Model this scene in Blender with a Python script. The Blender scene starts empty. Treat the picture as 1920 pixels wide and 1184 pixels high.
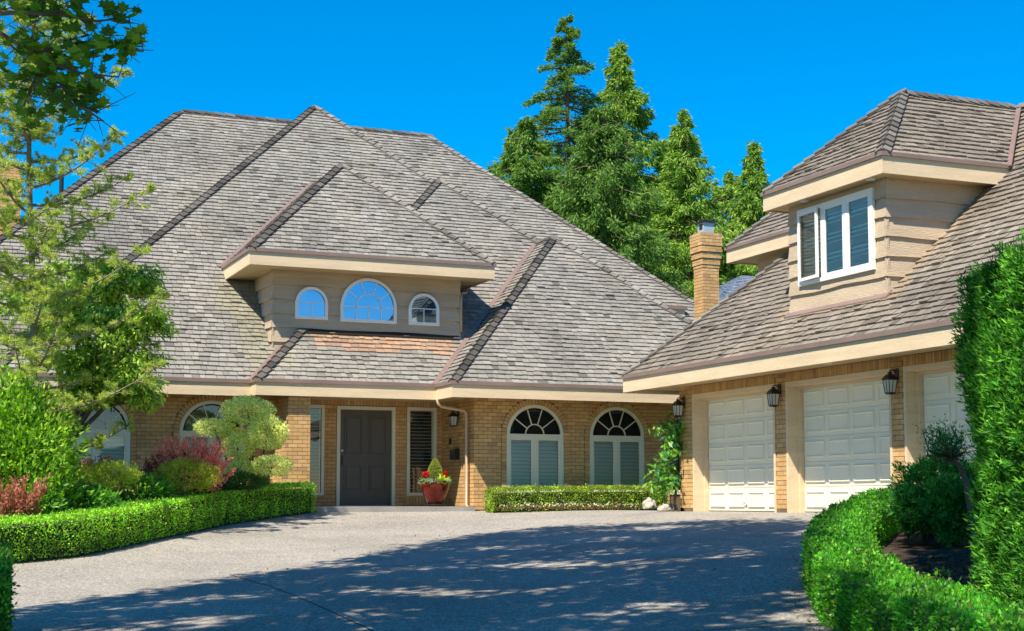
import bpy, bmesh, math, random
import numpy as np
from mathutils import Matrix, Vector, noise
random.seed(7); rng = np.random.default_rng(7)
R = math.radians
SC = bpy.context.scene; COL = SC.collection

# ------------------------------------------------------------ camera, sky, sun
# world axes: x runs right along the house front, y runs back along the garage front
AZ = math.atan(1192 / 2830.0); PITCH = R(5); CAM = np.array([0, 0, .17])
cam = bpy.data.cameras.new('camera'); co = bpy.data.objects.new('camera', cam); COL.objects.link(co)
co.location = CAM; co.rotation_euler = (R(90) + PITCH, 0, -AZ)
cam.sensor_width = 36; cam.lens = 52.86; cam.shift_y = .0538; cam.clip_end = 2000; cam.clip_start = .1
SC.camera = co
SUN_EL = R(53.6); SD = np.array([-.807, -.59]); SD /= np.linalg.norm(SD)
w = bpy.data.worlds.new('World'); SC.world = w; w.use_nodes = True
nt = w.node_tree; nt.nodes.clear()
sky = nt.nodes.new('ShaderNodeTexSky'); sky.sky_type = 'NISHITA'; sky.sun_disc = False
sky.sun_elevation = SUN_EL; sky.sun_rotation = math.atan2(SD[0], SD[1])
sky.air_density = 1.0; sky.dust_density = .15; sky.ozone_density = 3.0; sky.altitude = 200
hs = nt.nodes.new('ShaderNodeHueSaturation'); hs.inputs['Saturation'].default_value = 1.68; hs.inputs['Hue'].default_value = .500; hs.inputs['Value'].default_value = 1.06
bg = nt.nodes.new('ShaderNodeBackground'); bg.inputs[1].default_value = .11
ow = nt.nodes.new('ShaderNodeOutputWorld')
nt.links.new(sky.outputs[0], hs.inputs['Color']); nt.links.new(hs.outputs[0], bg.inputs[0]); nt.links.new(bg.outputs[0], ow.inputs[0])
sun = bpy.data.lights.new('sun', 'SUN'); sun.energy = 5.0; sun.angle = R(.53); sun.color = (1, .93, .80)
so = bpy.data.objects.new('sun', sun); COL.objects.link(so)
sdir = Vector((SD[0] * math.cos(SUN_EL), SD[1] * math.cos(SUN_EL), math.sin(SUN_EL)))
so.rotation_euler = sdir.to_track_quat('Z', 'Y').to_euler(); so.location = sdir * 60
SC.view_settings.view_transform = 'Standard'; SC.view_settings.look = 'None'
SC.view_settings.exposure = .72; SC.view_settings.gamma = 1; SC.view_settings.use_curve_mapping = False
SC.cycles.max_bounces = 6; SC.cycles.transparent_max_bounces = 8; SC.cycles.use_denoising = True
cA, sA = math.cos(AZ), math.sin(AZ)
def S(lat, dep, z=None):            # street frame (sideways, ahead) -> world
    x, y = lat * cA + dep * sA, dep * cA - lat * sA
    return np.array([x, y, ground(x, y) if z is None else z])

# ------------------------------------------------------------ terrain
def ground(x, y):
    x = np.asarray(x, float); y = np.asarray(y, float)
    a, b, k = 14.6 - x, 31.2 - y, 1.5
    mn = np.minimum(a, b)
    d = mn - k * np.log(np.exp(-(a - mn) / k) + np.exp(-(b - mn) / k))
    d = .5 * (d + np.sqrt(d * d + .3))
    s = np.logaddexp(0, (14.5 - y) / 1.5) * 1.5
    return -1.7 * (1 - np.exp(-d / 16.5)) - .45 * (1 - np.exp(-s / 8))

# ------------------------------------------------------------ object helpers
WM = {}
def put(o, parent=None, M=None):
    M = M or Matrix()
    COL.objects.link(o)
    if parent is not None:
        o.parent = parent; o.matrix_basis = WM[parent.name].inverted() @ M
    else:
        o.matrix_basis = M
    WM[o.name] = M.copy()
    return o
def tag(o, label=None, cat=None, group=None, kind=None):
    if label: o['label'] = label
    if cat: o['category'] = cat
    if group: o['group'] = group
    if kind: o['kind'] = kind
    return o
def empty(name, loc, label, cat, group=None):
    o = bpy.data.objects.new(name, None); put(o, None, Matrix.Translation(Vector([float(c) for c in loc])))
    return tag(o, label, cat, group)
def npmesh(name, V, quads, mat=None, tint=None, smooth=False):
    V = np.asarray(V, np.float32).reshape(-1, 3); quads = np.asarray(quads, np.int32)
    n, k = quads.shape
    me = bpy.data.meshes.new(name)
    me.vertices.add(len(V)); me.vertices.foreach_set('co', V.ravel())
    me.loops.add(n * k); me.loops.foreach_set('vertex_index', quads.ravel())
    me.polygons.add(n); me.polygons.foreach_set('loop_start', np.arange(0, n * k, k, dtype=np.int32))
    try: me.polygons.foreach_set('loop_total', np.full(n, k, np.int32))
    except Exception: pass
    if tint is not None:
        t = np.ones((n, 4), np.float32); t[:, :3] = tint
        a = me.attributes.new('tint', 'FLOAT_COLOR', 'FACE'); a.data.foreach_set('color', t.ravel())
    me.update(calc_edges=True)
    me.polygons.foreach_set('use_smooth', np.full(n, bool(smooth)))
    if mat: me.materials.append(mat)
    return me
class MB:
    """plain mesh collector"""
    def __init__(s): s.v = []; s.f = []
    def box(s, o, X, Y, Z):
        o, X, Y, Z = [np.asarray(c, float) for c in (o, X, Y, Z)]
        b = len(s.v)
        s.v += [o, o + X, o + X + Y, o + Y, o + Z, o + X + Z, o + X + Y + Z, o + Y + Z]
        s.f += [tuple(b + i for i in q) for q in ((0, 3, 2, 1), (4, 5, 6, 7), (0, 1, 5, 4), (1, 2, 6, 5), (2, 3, 7, 6), (3, 0, 4, 7))]
    def ab(s, x0, x1, y0, y1, z0, z1): s.box((x0, y0, z0), (x1 - x0, 0, 0), (0, y1 - y0, 0), (0, 0, z1 - z0))
    def poly(s, pts):
        b = len(s.v); s.v += [np.asarray(p, float) for p in pts]; s.f.append(tuple(range(b, b + len(pts))))
    def tube(s, pts, rad, n=6, cap=True):
        pts = [np.asarray(p, float) for p in pts]
        if not hasattr(rad, '__len__'): rad = [rad] * len(pts)
        b = len(s.v); up = None
        for i, p in enumerate(pts):
            t = pts[min(i + 1, len(pts) - 1)] - pts[max(i - 1, 0)]; t /= np.linalg.norm(t) + 1e-9
            if up is None: up = np.cross(t, [0, 0, 1.]) if abs(t[2]) < .9 else np.cross(t, [1., 0, 0])
            up = up - t * (up @ t); up /= np.linalg.norm(up) + 1e-9; q = np.cross(t, up)
            for k in range(n):
                a = 2 * math.pi * k / n; s.v.append(p + (up * math.cos(a) + q * math.sin(a)) * rad[i])
        for i in range(len(pts) - 1):
            for k in range(n):
                k2 = (k + 1) % n; s.f.append((b + i * n + k, b + i * n + k2, b + (i + 1) * n + k2, b + (i + 1) * n + k))
        if cap:
            s.f.append(tuple(b + k for k in range(n))[::-1]); s.f.append(tuple(b + (len(pts) - 1) * n + k for k in range(n)))
    def lathe(s, c, prof, n=32):
        b = len(s.v)
        for r, z in prof:
            for k in range(n):
                a = 2 * math.pi * k / n; s.v.append(np.array([c[0] + r * math.cos(a), c[1] + r * math.sin(a), c[2] + z]))
        for i in range(len(prof) - 1):
            for k in range(n):
                k2 = (k + 1) % n; s.f.append((b + i * n + k, b + i * n + k2, b + (i + 1) * n + k2, b + (i + 1) * n + k))
    def mesh(s, name, mat, smooth=False, bevel=0):
        me = bpy.data.meshes.new(name); me.from_pydata([tuple(v) for v in s.v], [], s.f)
        if bevel:
            bm = bmesh.new(); bm.from_mesh(me)
            bmesh.ops.bevel(bm, geom=bm.edges[:], offset=bevel, segments=1, affect='EDGES'); bm.to_mesh(me); bm.free()
        me.materials.append(mat)
        if smooth: me.polygons.foreach_set('use_smooth', np.ones(len(me.polygons), bool))
        me.update(); return me
    def obj(s, name, mat, parent=None, smooth=False, bevel=0, M=None):
        return put(bpy.data.objects.new(name, s.mesh(name, mat, smooth, bevel)), parent, M)
def proj(p):
    d = np.asarray(p, float) - CAM
    fw = np.array([sA * math.cos(PITCH), cA * math.cos(PITCH), math.sin(PITCH)])
    rt = np.array([cA, -sA, 0]); up = np.array([-sA * math.sin(PITCH), -cA * math.sin(PITCH), math.cos(PITCH)])
    k = d @ fw; k = np.where(np.abs(k) < 1e-6, 1e-6, k)
    return 960 + 2819 * (d @ rt) / k, 695.3 - 2819 * (d @ up) / k, k

# ------------------------------------------------------------ materials
def mat(name, col, rough=.8, bump=0, bscale=30, var=0, vscale=3, spec=.5, tint=False, metal=0, var2=0, stretch=None, coat=0):
    m = bpy.data.materials.new(name); m.use_nodes = True; n = m.node_tree; L = n.links.new
    p = n.nodes['Principled BSDF']; p.inputs['Roughness'].default_value = rough
    p.inputs['Specular IOR Level'].default_value = spec; p.inputs['Metallic'].default_value = metal
    p.inputs['Coat Weight'].default_value = coat
    geo = n.nodes.new('ShaderNodeNewGeometry'); src = geo.outputs['Position']
    if stretch:
        mp = n.nodes.new('ShaderNodeMapping'); mp.inputs['Scale'].default_value = stretch; L(src, mp.inputs[0]); src = mp.outputs[0]
    if tint:
        at = n.nodes.new('ShaderNodeAttribute'); at.attribute_name = 'tint'
        oi = n.nodes.new('ShaderNodeObjectInfo')
        ad = n.nodes.new('ShaderNodeMix'); ad.data_type = 'RGBA'; ad.blend_type = 'ADD'; ad.inputs[0].default_value = 1
        L(at.outputs['Color'], ad.inputs[6]); L(oi.outputs['Color'], ad.inputs[7]); c = ad.outputs[2]
    else:
        rg = n.nodes.new('ShaderNodeRGB'); rg.outputs[0].default_value = (*col, 1); c = rg.outputs[0]
    for amt, sc in ((var, vscale), (var2, vscale * 11)):
        if amt:
            nz = n.nodes.new('ShaderNodeTexNoise'); nz.inputs['Scale'].default_value = sc; nz.inputs['Detail'].default_value = 5
            L(src, nz.inputs['Vector'])
            mr = n.nodes.new('ShaderNodeMapRange'); mr.inputs[1].default_value = .3; mr.inputs[2].default_value = .7
            mr.inputs[3].default_value = 1 - amt; mr.inputs[4].default_value = 1 + amt; L(nz.outputs[0], mr.inputs[0])
            mx = n.nodes.new('ShaderNodeVectorMath'); mx.operation = 'SCALE'; L(c, mx.inputs[0]); L(mr.outputs[0], mx.inputs['Scale']); c = mx.outputs[0]
    L(c, p.inputs['Base Color'])
    if bump:
        nz = n.nodes.new('ShaderNodeTexNoise'); nz.inputs['Scale'].default_value = bscale; nz.inputs['Detail'].default_value = 6; L(src, nz.inputs['Vector'])
        bp = n.nodes.new('ShaderNodeBump'); bp.inputs['Strength'].default_value = bump; bp.inputs['Distance'].default_value = .25 / bscale if bscale < 20 else .004
        L(nz.outputs[0], bp.inputs['Height']); L(bp.outputs[0], p.inputs['Normal'])
    return m
def leafmat(name, rough=.5, trans=.4, spec=.3):
    m = bpy.data.materials.new(name); m.use_nodes = True; n = m.node_tree; L = n.links.new
    p = n.nodes['Principled BSDF']; p.inputs['Roughness'].default_value = rough; p.inputs['Specular IOR Level'].default_value = spec
    at = n.nodes.new('ShaderNodeAttribute'); at.attribute_name = 'tint'
    oi = n.nodes.new('ShaderNodeObjectInfo')
    ad = n.nodes.new('ShaderNodeMix'); ad.data_type = 'RGBA'; ad.blend_type = 'ADD'; ad.inputs[0].default_value = 1
    L(at.outputs['Color'], ad.inputs[6]); L(oi.outputs['Color'], ad.inputs[7])
    L(ad.outputs[2], p.inputs['Base Color'])
    tr = n.nodes.new('ShaderNodeBsdfTranslucent'); g = n.nodes.new('ShaderNodeVectorMath'); g.operation = 'MULTIPLY'; g.inputs[1].default_value = (1.5, 1.6, .6)
    L(ad.outputs[2], g.inputs[0]); L(g.outputs[0], tr.inputs[0])
    mx = n.nodes.new('ShaderNodeMixShader'); mx.inputs[0].default_value = trans
    L(p.outputs[0], mx.inputs[1]); L(tr.outputs[0], mx.inputs[2]); L(mx.outputs[0], n.nodes['Material Output'].inputs[0])
    return m
def glassmat(name, refl, tintc=(.9, 1, .98), gcol=(1, 1, 1)):
    m = bpy.data.materials.new(name); m.use_nodes = True; n = m.node_tree; L = n.links.new
    n.nodes.remove(n.nodes['Principled BSDF'])
    t = n.nodes.new('ShaderNodeBsdfTransparent'); t.inputs[0].default_value = (*tintc, 1)
    g = n.nodes.new('ShaderNodeBsdfGlossy'); g.inputs['Roughness'].default_value = .015; g.inputs[0].default_value = (*gcol, 1)
    nz = n.nodes.new('ShaderNodeTexNoise'); nz.inputs['Scale'].default_value = .9; geo = n.nodes.new('ShaderNodeNewGeometry'); L(geo.outputs['Position'], nz.inputs['Vector'])
    bp = n.nodes.new('ShaderNodeBump'); bp.inputs['Strength'].default_value = .25; bp.inputs['Distance'].default_value = .02; L(nz.outputs[0], bp.inputs['Height']); L(bp.outputs[0], g.inputs['Normal'])
    fr = n.nodes.new('ShaderNodeFresnel'); fr.inputs[0].default_value = 1.5
    mr = n.nodes.new('ShaderNodeMapRange'); mr.inputs[3].default_value = refl; mr.inputs[4].default_value = 1; L(fr.outputs[0], mr.inputs[0])
    mx = n.nodes.new('ShaderNodeMixShader'); L(mr.outputs[0], mx.inputs[0]); L(t.outputs[0], mx.inputs[1]); L(g.outputs[0], mx.inputs[2])
    L(mx.outputs[0], n.nodes['Material Output'].inputs[0]); return m
def aggregate():
    m = bpy.data.materials.new('exposed_aggregate'); m.use_nodes = True; n = m.node_tree; L = n.links.new
    p = n.nodes['Principled BSDF']; p.inputs['Roughness'].default_value = .85; p.inputs['Specular IOR Level'].default_value = .25
    geo = n.nodes.new('ShaderNodeNewGeometry')
    vo = n.nodes.new('ShaderNodeTexVoronoi'); vo.inputs['Scale'].default_value = 55; L(geo.outputs['Position'], vo.inputs['Vector'])
    hsv = n.nodes.new('ShaderNodeSeparateColor'); L(vo.outputs['Color'], hsv.inputs[0])
    cr = n.nodes.new('ShaderNodeValToRGB'); e = cr.color_ramp.elements
    e[0].position = 0; e[0].color = (.16, .145, .13, 1); e[1].position = 1; e[1].color = (.62, .55, .45, 1)
    for pos, c in ((.3, (.27, .245, .215, 1)), (.6, (.34, .305, .26, 1)), (.85, (.40, .355, .295, 1))):
        q = cr.color_ramp.elements.new(pos); q.color = c
    L(hsv.outputs[0], cr.inputs[0])
    nz = n.nodes.new('ShaderNodeTexNoise'); nz.inputs['Scale'].default_value = .35; nz.inputs['Detail'].default_value = 9; nz.inputs['Roughness'].default_value = .65; L(geo.outputs['Position'], nz.inputs['Vector'])
    mr = n.nodes.new('ShaderNodeMapRange'); mr.inputs[1].default_value = .3; mr.inputs[2].default_value = .7; mr.inputs[3].default_value = .76; mr.inputs[4].default_value = 1.16; L(nz.outputs[0], mr.inputs[0])
    mx = n.nodes.new('ShaderNodeVectorMath'); mx.operation = 'SCALE'; L(cr.outputs[0], mx.inputs[0]); L(mr.outputs[0], mx.inputs['Scale']); L(mx.outputs[0], p.inputs['Base Color'])
    bp = n.nodes.new('ShaderNodeBump'); bp.inputs['Strength'].default_value = .2; bp.inputs['Distance'].default_value = .003; L(vo.outputs['Distance'], bp.inputs['Height']); L(bp.outputs[0], p.inputs['Normal'])
    return m
M_shake = mat('cedar_shake', (0, 0, 0), .85, .5, 70, .10, .8, .2, True, var2=.05)
M_brick = mat('tan_brick', (0, 0, 0), .85, .3, 90, .08, 1.1, .3, True, var2=.06)
M_mortar = mat('mortar', (.17, .115, .065), .95, .4, 80, .2, 4)
M_deck = mat('roof_deck', (.17, .15, .125), .9)
M_tan = mat('tan_painted_wood', (.70, .54, .345), .55, .25, 14, .09, .9, .4, var2=.06, stretch=(1, 1, 9))
M_tan2 = mat('tan_soffit', (.56, .42, .22), .6, .15, 20, .05, 1.2)
M_siding = mat('siding_paint', (.50, .385, .265), .65, .5, 9, .10, 1.0, .35, var2=.08, stretch=(1, 1, 8))
M_flash = mat('brown_flashing', (.235, .16, .132), .45, .1, 10, .12, 1.5, .5)
M_white = mat('white_paint', (.80, .80, .75), .4, .05, 30, .03, 3, .5)
M_cream = mat('cream_trim', (.72, .68, .52), .45, .05, 30, .03, 3, .5)
M_gdoor = mat('garage_door_white', (.80, .755, .59), .4, .1, 40, .02, 2, .5)
M_door = mat('grey_brown_door', (.085, .072, .055), .42, .15, 40, .08, 3, .5, stretch=(6, 6, .6))
M_slat = mat('blind_slat', (.82, .88, .80), .5)
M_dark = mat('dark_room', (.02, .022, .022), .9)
M_black = mat('black_metal', (.015, .014, .013), .4, .1, 40, spec=.5)
M_glass = glassmat('window_glass', .05); M_glass_sky = glassmat('coated_window_glass', .6, (.3, .45, .5), (.45, .7, .95))
M_lamp = mat('seeded_lamp_glass', (.55, .56, .48), .25, .2, 40, spec=.6)
M_pot = mat('red_glaze', (.13, .014, .005), .14, .05, 30, .5, 5, .3, var2=.25, coat=0)
M_bark = mat('bark', (.12, .085, .055), .9, .9, 18, .3, 4, stretch=(1, 1, .3)); M_barkg = mat('pale_bark', (.20, .17, .12), .9, .8, 18, .3, 4, stretch=(1, 1, .3))
M_soil = mat('bark_mulch_soil', (.055, .038, .026), .95, 1, 30, .35, 2, .2, var2=.4)
M_lawn = mat('rough_ground', (.06, .09, .03), .95, .8, 12, .3, .6, .2, var2=.3)
M_agg = aggregate(); M_joint = mat('joint_sealant', (.05, .05, .048), .9)
M_stone = mat('pale_rock', (.44, .39, .31), .85, .9, 6, .2, 3, .3)
M_galv = mat('galvanised_flue', (.50, .53, .55), .45, .1, 20, .15, 4, metal=.3)
M_down = mat('downspout_tan', (.48, .34, .22), .45)
M_leaf = leafmat('leaf'); M_shiny = leafmat('glossy_leaf', .42, .38, .32); M_needle = leafmat('needles', .6, .35, .2)
M_slate = mat('slate_shingle', (0, 0, 0), .7, .3, 30, .1, 1, .3, True)
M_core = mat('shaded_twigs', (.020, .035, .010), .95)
M_concrete = mat('porch_concrete', (.30, .28, .25), .9, .3, 50, .15, 2, var2=.1)
M_stucco = mat('pale_wall', (.5, .47, .4), .9)

# ------------------------------------------------------------ pieces: bricks, shakes, caps
UNIT = {}
def unit(kind, m):
    k = (kind, m.name)
    if k not in UNIT:
        h2 = 1 if kind != 'wedge' else .12
        V = [(0, 0, 0), (1, 0, 0), (1, 1, 0), (0, 1, 0), (0, 0, 1), (1, 0, 1), (1, 1, h2), (0, 1, h2)]
        UNIT[k] = npmesh(kind, V, [(0, 3, 2, 1), (4, 5, 6, 7), (0, 1, 5, 4), (1, 2, 6, 5), (2, 3, 7, 6), (3, 0, 4, 7)], m)
    return UNIT[k]
class Pieces:
    def __init__(s, kind='box'): s.k = kind; s.o = []; s.X = []; s.Y = []; s.Z = []; s.t = []; s.q = []; s.qt = []
    def add(s, o, X, Y, Z, t): s.o.append(o); s.X.append(X); s.Y.append(Y); s.Z.append(Z); s.t.append(t)
    def quad(s, c8, t): s.q.append(c8); s.qt.append(t)
    def build(s, parent, name, stuff, m, limit=300, maxpx=None):
        n = len(s.o); o = np.array(s.o).reshape(-1, 3); X = np.array(s.X).reshape(-1, 3); Y = np.array(s.Y).reshape(-1, 3); Z = np.array(s.Z).reshape(-1, 3); t = np.array(s.t).reshape(-1, 3)
        solo = np.zeros(n, bool)
        if n:
            px, py, D = proj(o + .5 * X + .5 * Y)
            ar = np.linalg.norm(X, axis=1) * np.linalg.norm(Y, axis=1) / D ** 2
            ins = (px > 0) & (px < 1795) & (py > 0) & (py < 1184) & (D > 0)
            ar = np.where(ins, ar, -1); idx = np.argsort(-ar)[:limit]; solo[idx] = ar[idx] > 0
            if limit > 0:
                me = unit(s.k, m)
                for i in np.nonzero(solo)[0]:
                    Mx = Matrix(((X[i][0], Y[i][0], Z[i][0], o[i][0]), (X[i][1], Y[i][1], Z[i][1], o[i][1]), (X[i][2], Y[i][2], Z[i][2], o[i][2]), (0, 0, 0, 1)))
                    ob = bpy.data.objects.new(name, me); put(ob, parent, Mx); ob.color = (*[float(c) for c in t[i]], 1)
        r = ~solo; h2 = .12 if s.k == 'wedge' else 1
        o, X, Y, Z, t = o[r], X[r], Y[r], Z[r], t[r]
        V = np.stack([o, o + X, o + X + Y, o + Y, o + Z, o + X + Z, o + X + Y + h2 * Z, o + Y + h2 * Z], 1) if len(o) else np.zeros((0, 8, 3))
        if s.q: V = np.concatenate([V, np.array(s.q)]); t = np.concatenate([t, np.array(s.qt)])
        if len(V):
            F = np.array([(4, 5, 6, 7), (0, 1, 5, 4), (1, 2, 6, 5), (2, 3, 7, 6), (3, 0, 4, 7)])
            Q = (np.arange(len(V))[:, None, None] * 8 + F[None]).reshape(-1, 4)
            ob = bpy.data.objects.new(stuff, npmesh(stuff, V, Q, m, np.repeat(t, 5, 0))); put(ob, parent); ob['kind'] = 'stuff'; ob.color = (0, 0, 0, 1)
class Fr:
    """a wall's own frame: r along, n outwards, z up"""
    def __init__(s, O, Rv, N): s.O = np.array(O, float); s.R = np.array(Rv, float); s.N = np.array(N, float)
    def p(s, r, z, n=0): return s.O + s.R * r + s.N * n + np.array([0, 0, z])
    def box(s, mb, r0, r1, z0, z1, n0, n1): mb.box(s.p(r0, z0, n0), s.R * (r1 - r0), s.N * (n1 - n0), (0, 0, z1 - z0))
def shade(c, a): return tuple(np.clip(np.array(c) * a, 0, 1))
def brick_tint():
    r = random.random()
    c = (.56, .335, .135) if r < .6 else (.59, .37, .165) if r < .82 else (.50, .30, .125) if r < .96 else (.44, .26, .12)
    return shade(c, random.uniform(.88, 1.10))
BH = .0835
def brick_rows(P, F, r0, r1, z0, z1, holes=(), left=None, pr=.006):
    n = int(round((z1 - z0) / BH)); h = (z1 - z0) / n
    for i in range(n):
        za = z0 + i * h + .005; zb = z0 + (i + 1) * h - .005; zm = .5 * (za + zb)
        a0 = r0 if left is None else left(zm)
        iv = [(a0, r1)]
        for hf in holes:
            c = hf(zm)
            if not c: continue
            nv = []
            for a, b in iv:
                if c[0] > a: nv.append((a, min(b, c[0])))
                if c[1] < b: nv.append((max(a, c[1]), b))
            iv = [q for q in nv if q[1] - q[0] > .025]
        x = r0 - .42 + (.108 if i % 2 else 0) + random.uniform(-.006, .006)
        while x < r1:
            for a, b in iv:
                p, q = max(x, a), min(x + .206, b)
                if q - p > .03:
                    e = pr + random.uniform(-.001, .001)
                    P.add(F.p(p, za, 0), F.R * (q - p), np.array([0, 0, zb - za]), F.N * e, brick_tint())
            x += .2155
def rect_hole(a, b, z0, z1): return lambda z: (a, b) if z0 < z < z1 else None
def arch_hole(c, r, zb, zs):
    def f(z):
        if z < zb or z > zs + r: return None
        hw = r if z < zs else math.sqrt(max(r * r - (z - zs) ** 2, 0)); return (c - hw, c + hw)
    return f
def soldiers(P, F, r0, r1, z0, z1, pr=.011):
    n = int(round((r1 - r0) / .077)); s = (r1 - r0) / n
    for i in range(n): P.add(F.p(r0 + i * s + .005, z0, 0), F.R * (s - .010), np.array([0, 0, z1 - z0 - .01]), F.N * (pr + random.uniform(-.002, .002)), brick_tint())
def rectpts(a, b, z0, z1): return [(a, z0), (b, z0), (b, z1), (a, z1)]
def archpts(c, r, zb, zs, n=20): return [(c - r, zb), (c + r, zb)] + [(c + r * math.cos(math.pi * i / n), zs + r * math.sin(math.pi * i / n)) for i in range(n + 1)]
def mortar_wall(F, outline, holes, parent, depth=.14, name='wall', m=None):
    bm = bmesh.new(); loops = [outline] + list(holes); edges = []
    for lp in loops:
        vs = [bm.verts.new(tuple(F.p(a, z, 0))) for a, z in lp]
        for i in range(len(vs)): edges.append(bm.edges.new((vs[i], vs[(i + 1) % len(vs)])))
    bmesh.ops.triangle_fill(bm, use_beauty=True, use_dissolve=False, edges=edges, normal=tuple(F.N))
    for lp in loops:
        k = len(lp)
        for i in range(k):
            a, b = lp[i], lp[(i + 1) % k]
            bm.faces.new([bm.verts.new(tuple(F.p(*q))) for q in ((a[0], a[1], 0), (b[0], b[1], 0), (b[0], b[1], -depth), (a[0], a[1], -depth))])
    me = bpy.data.meshes.new(name); bm.to_mesh(me); bm.free(); me.materials.append(m or M_mortar)
    return put(bpy.data.objects.new(name, me), parent)
def arc_band(mb, F, c, z, r0, r1, n0, n1, a0=0, a1=math.pi, n=24):
    """solid band bent round an arc"""
    for i in range(n):
        p = a0 + (a1 - a0) * i / n; q = a0 + (a1 - a0) * (i + 1) / n
        pts = [(r0, p), (r1, p), (r1, q), (r0, q)]
        b = len(mb.v)
        for nn in (n0, n1):
            for rr, t in pts: mb.v.append(F.p(c + rr * math.cos(t), z + rr * math.sin(t), nn))
        mb.f += [tuple(b + k for k in f) for f in ((3, 2, 1, 0), (4, 5, 6, 7), (0, 1, 5, 4), (2, 3, 7, 6))]
        if i == 0: mb.f.append((b, b + 4, b + 7, b + 3))
        if i == n - 1: mb.f.append((b + 1, b + 2, b + 6, b + 5))
def half_disc(mb, F, c, z, r, n0, zb=None, n=24):
    pts = [F.p(c + r * math.cos(math.pi * i / n), z + r * math.sin(math.pi * i / n), n0) for i in range(n + 1)]
    if zb is not None: pts += [F.p(c - r, zb, n0), F.p(c + r, zb, n0)]
    mb.poly(pts)
def slats(F, r0, r1, z0, z1, pitch, n, parent, tilt=.35, m=None):
    mb = MB(); d = pitch * 1.1
    mb.box((0, 0, 0), F.R * (r1 - r0), F.N * d * math.cos(tilt * 2) + np.array([0, 0, -d * math.sin(tilt * 2)]), F.N * .003 + np.array([0, 0, .006]))
    me = mb.mesh('slat', m or M_slat)
    k = int((z1 - z0) / pitch)
    for i in range(k):
        q = F.p(r0, z1 - (i + .1) * pitch, n - d * .5)
        put(bpy.data.objects.new('slat', me), parent, Matrix.Translation(Vector(q)))

# ------------------------------------------------------------ roofs
class Body:
    def __init__(s, x0, x1, y0, y1, ze, m): s.x0, s.x1, s.y0, s.y1, s.ze, s.m = x0, x1, y0, y1, ze, m; s.D = min(x1 - x0, y1 - y0) / 2; s.clip = None
    def h(s, x, y):
        d = np.minimum(np.minimum(x - s.x0, s.x1 - x), np.minimum(y - s.y0, s.y1 - y))
        z = np.where(d >= 0, s.ze + s.m * d, -99.)
        if s.clip is not None:
            a, b, c, e = s.clip; z = np.where((x > a) & (x < b) & (y > c) & (y < e), z, -99.)
        return z
    def face(s, side):
        x0, x1, y0, y1 = s.x0, s.x1, s.y0, s.y1
        return {'f': ((x0, y0), (1, 0), (0, 1), x1 - x0), 'l': ((x0, y1), (0, -1), (1, 0), y1 - y0), 'b': ((x1, y1), (-1, 0), (0, -1), x1 - x0), 'r': ((x1, y0), (0, 1), (-1, 0), y1 - y0)}[side]
    def deck(s, parent, name='roof', drop=.01, m=None):
        d, z0, z1 = s.D, s.ze - drop, s.ze + s.m * s.D - drop
        c = [(s.x0, s.y0, z0), (s.x1, s.y0, z0), (s.x1, s.y1, z0), (s.x0, s.y1, z0), (s.x0 + d, s.y0 + d, z1), (s.x1 - d, s.y0 + d, z1), (s.x1 - d, s.y1 - d, z1), (s.x0 + d, s.y1 - d, z1)]
        mb = MB(); mb.v = [np.array(q) for q in c]; mb.f = [(0, 1, 5, 4), (1, 2, 6, 5), (2, 3, 7, 6), (3, 0, 4, 7), (4, 5, 6, 7), (3, 2, 1, 0)]
        return mb.obj(name, m or M_deck, parent)
def shake_tint(x, y, z, fresh=0):
    n = noise.noise(Vector((x * .45, y * .45, z * .5))); n2 = noise.noise(Vector((x * 1.3 + 9, y * 1.3, z * 1.3)))
    r = random.random()
    c = np.array((.252, .232, .203)) * (1 + .2 * n) * (1 + .10 * math.sin(x * 2.1 + 1.5 * n2) * max(0, n2 + .3))
    if r < .14: c = c * 1.16
    elif r < .32: c = c * .80
    elif r < .345: c = c * .55
    elif r < .28: c = np.array((.31, .25, .195))
    c = c * random.uniform(.92, 1.08)
    b = max(0, min(1, (n2 + n) * .9)); c = c * (1 - .3 * b) + np.array((.30, .245, .17)) * .3 * b
    if fresh: c = c * (1 - fresh) + np.array((.43, .24, .13)) * fresh * random.uniform(.75, 1.15)
    return tuple(c)
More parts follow.
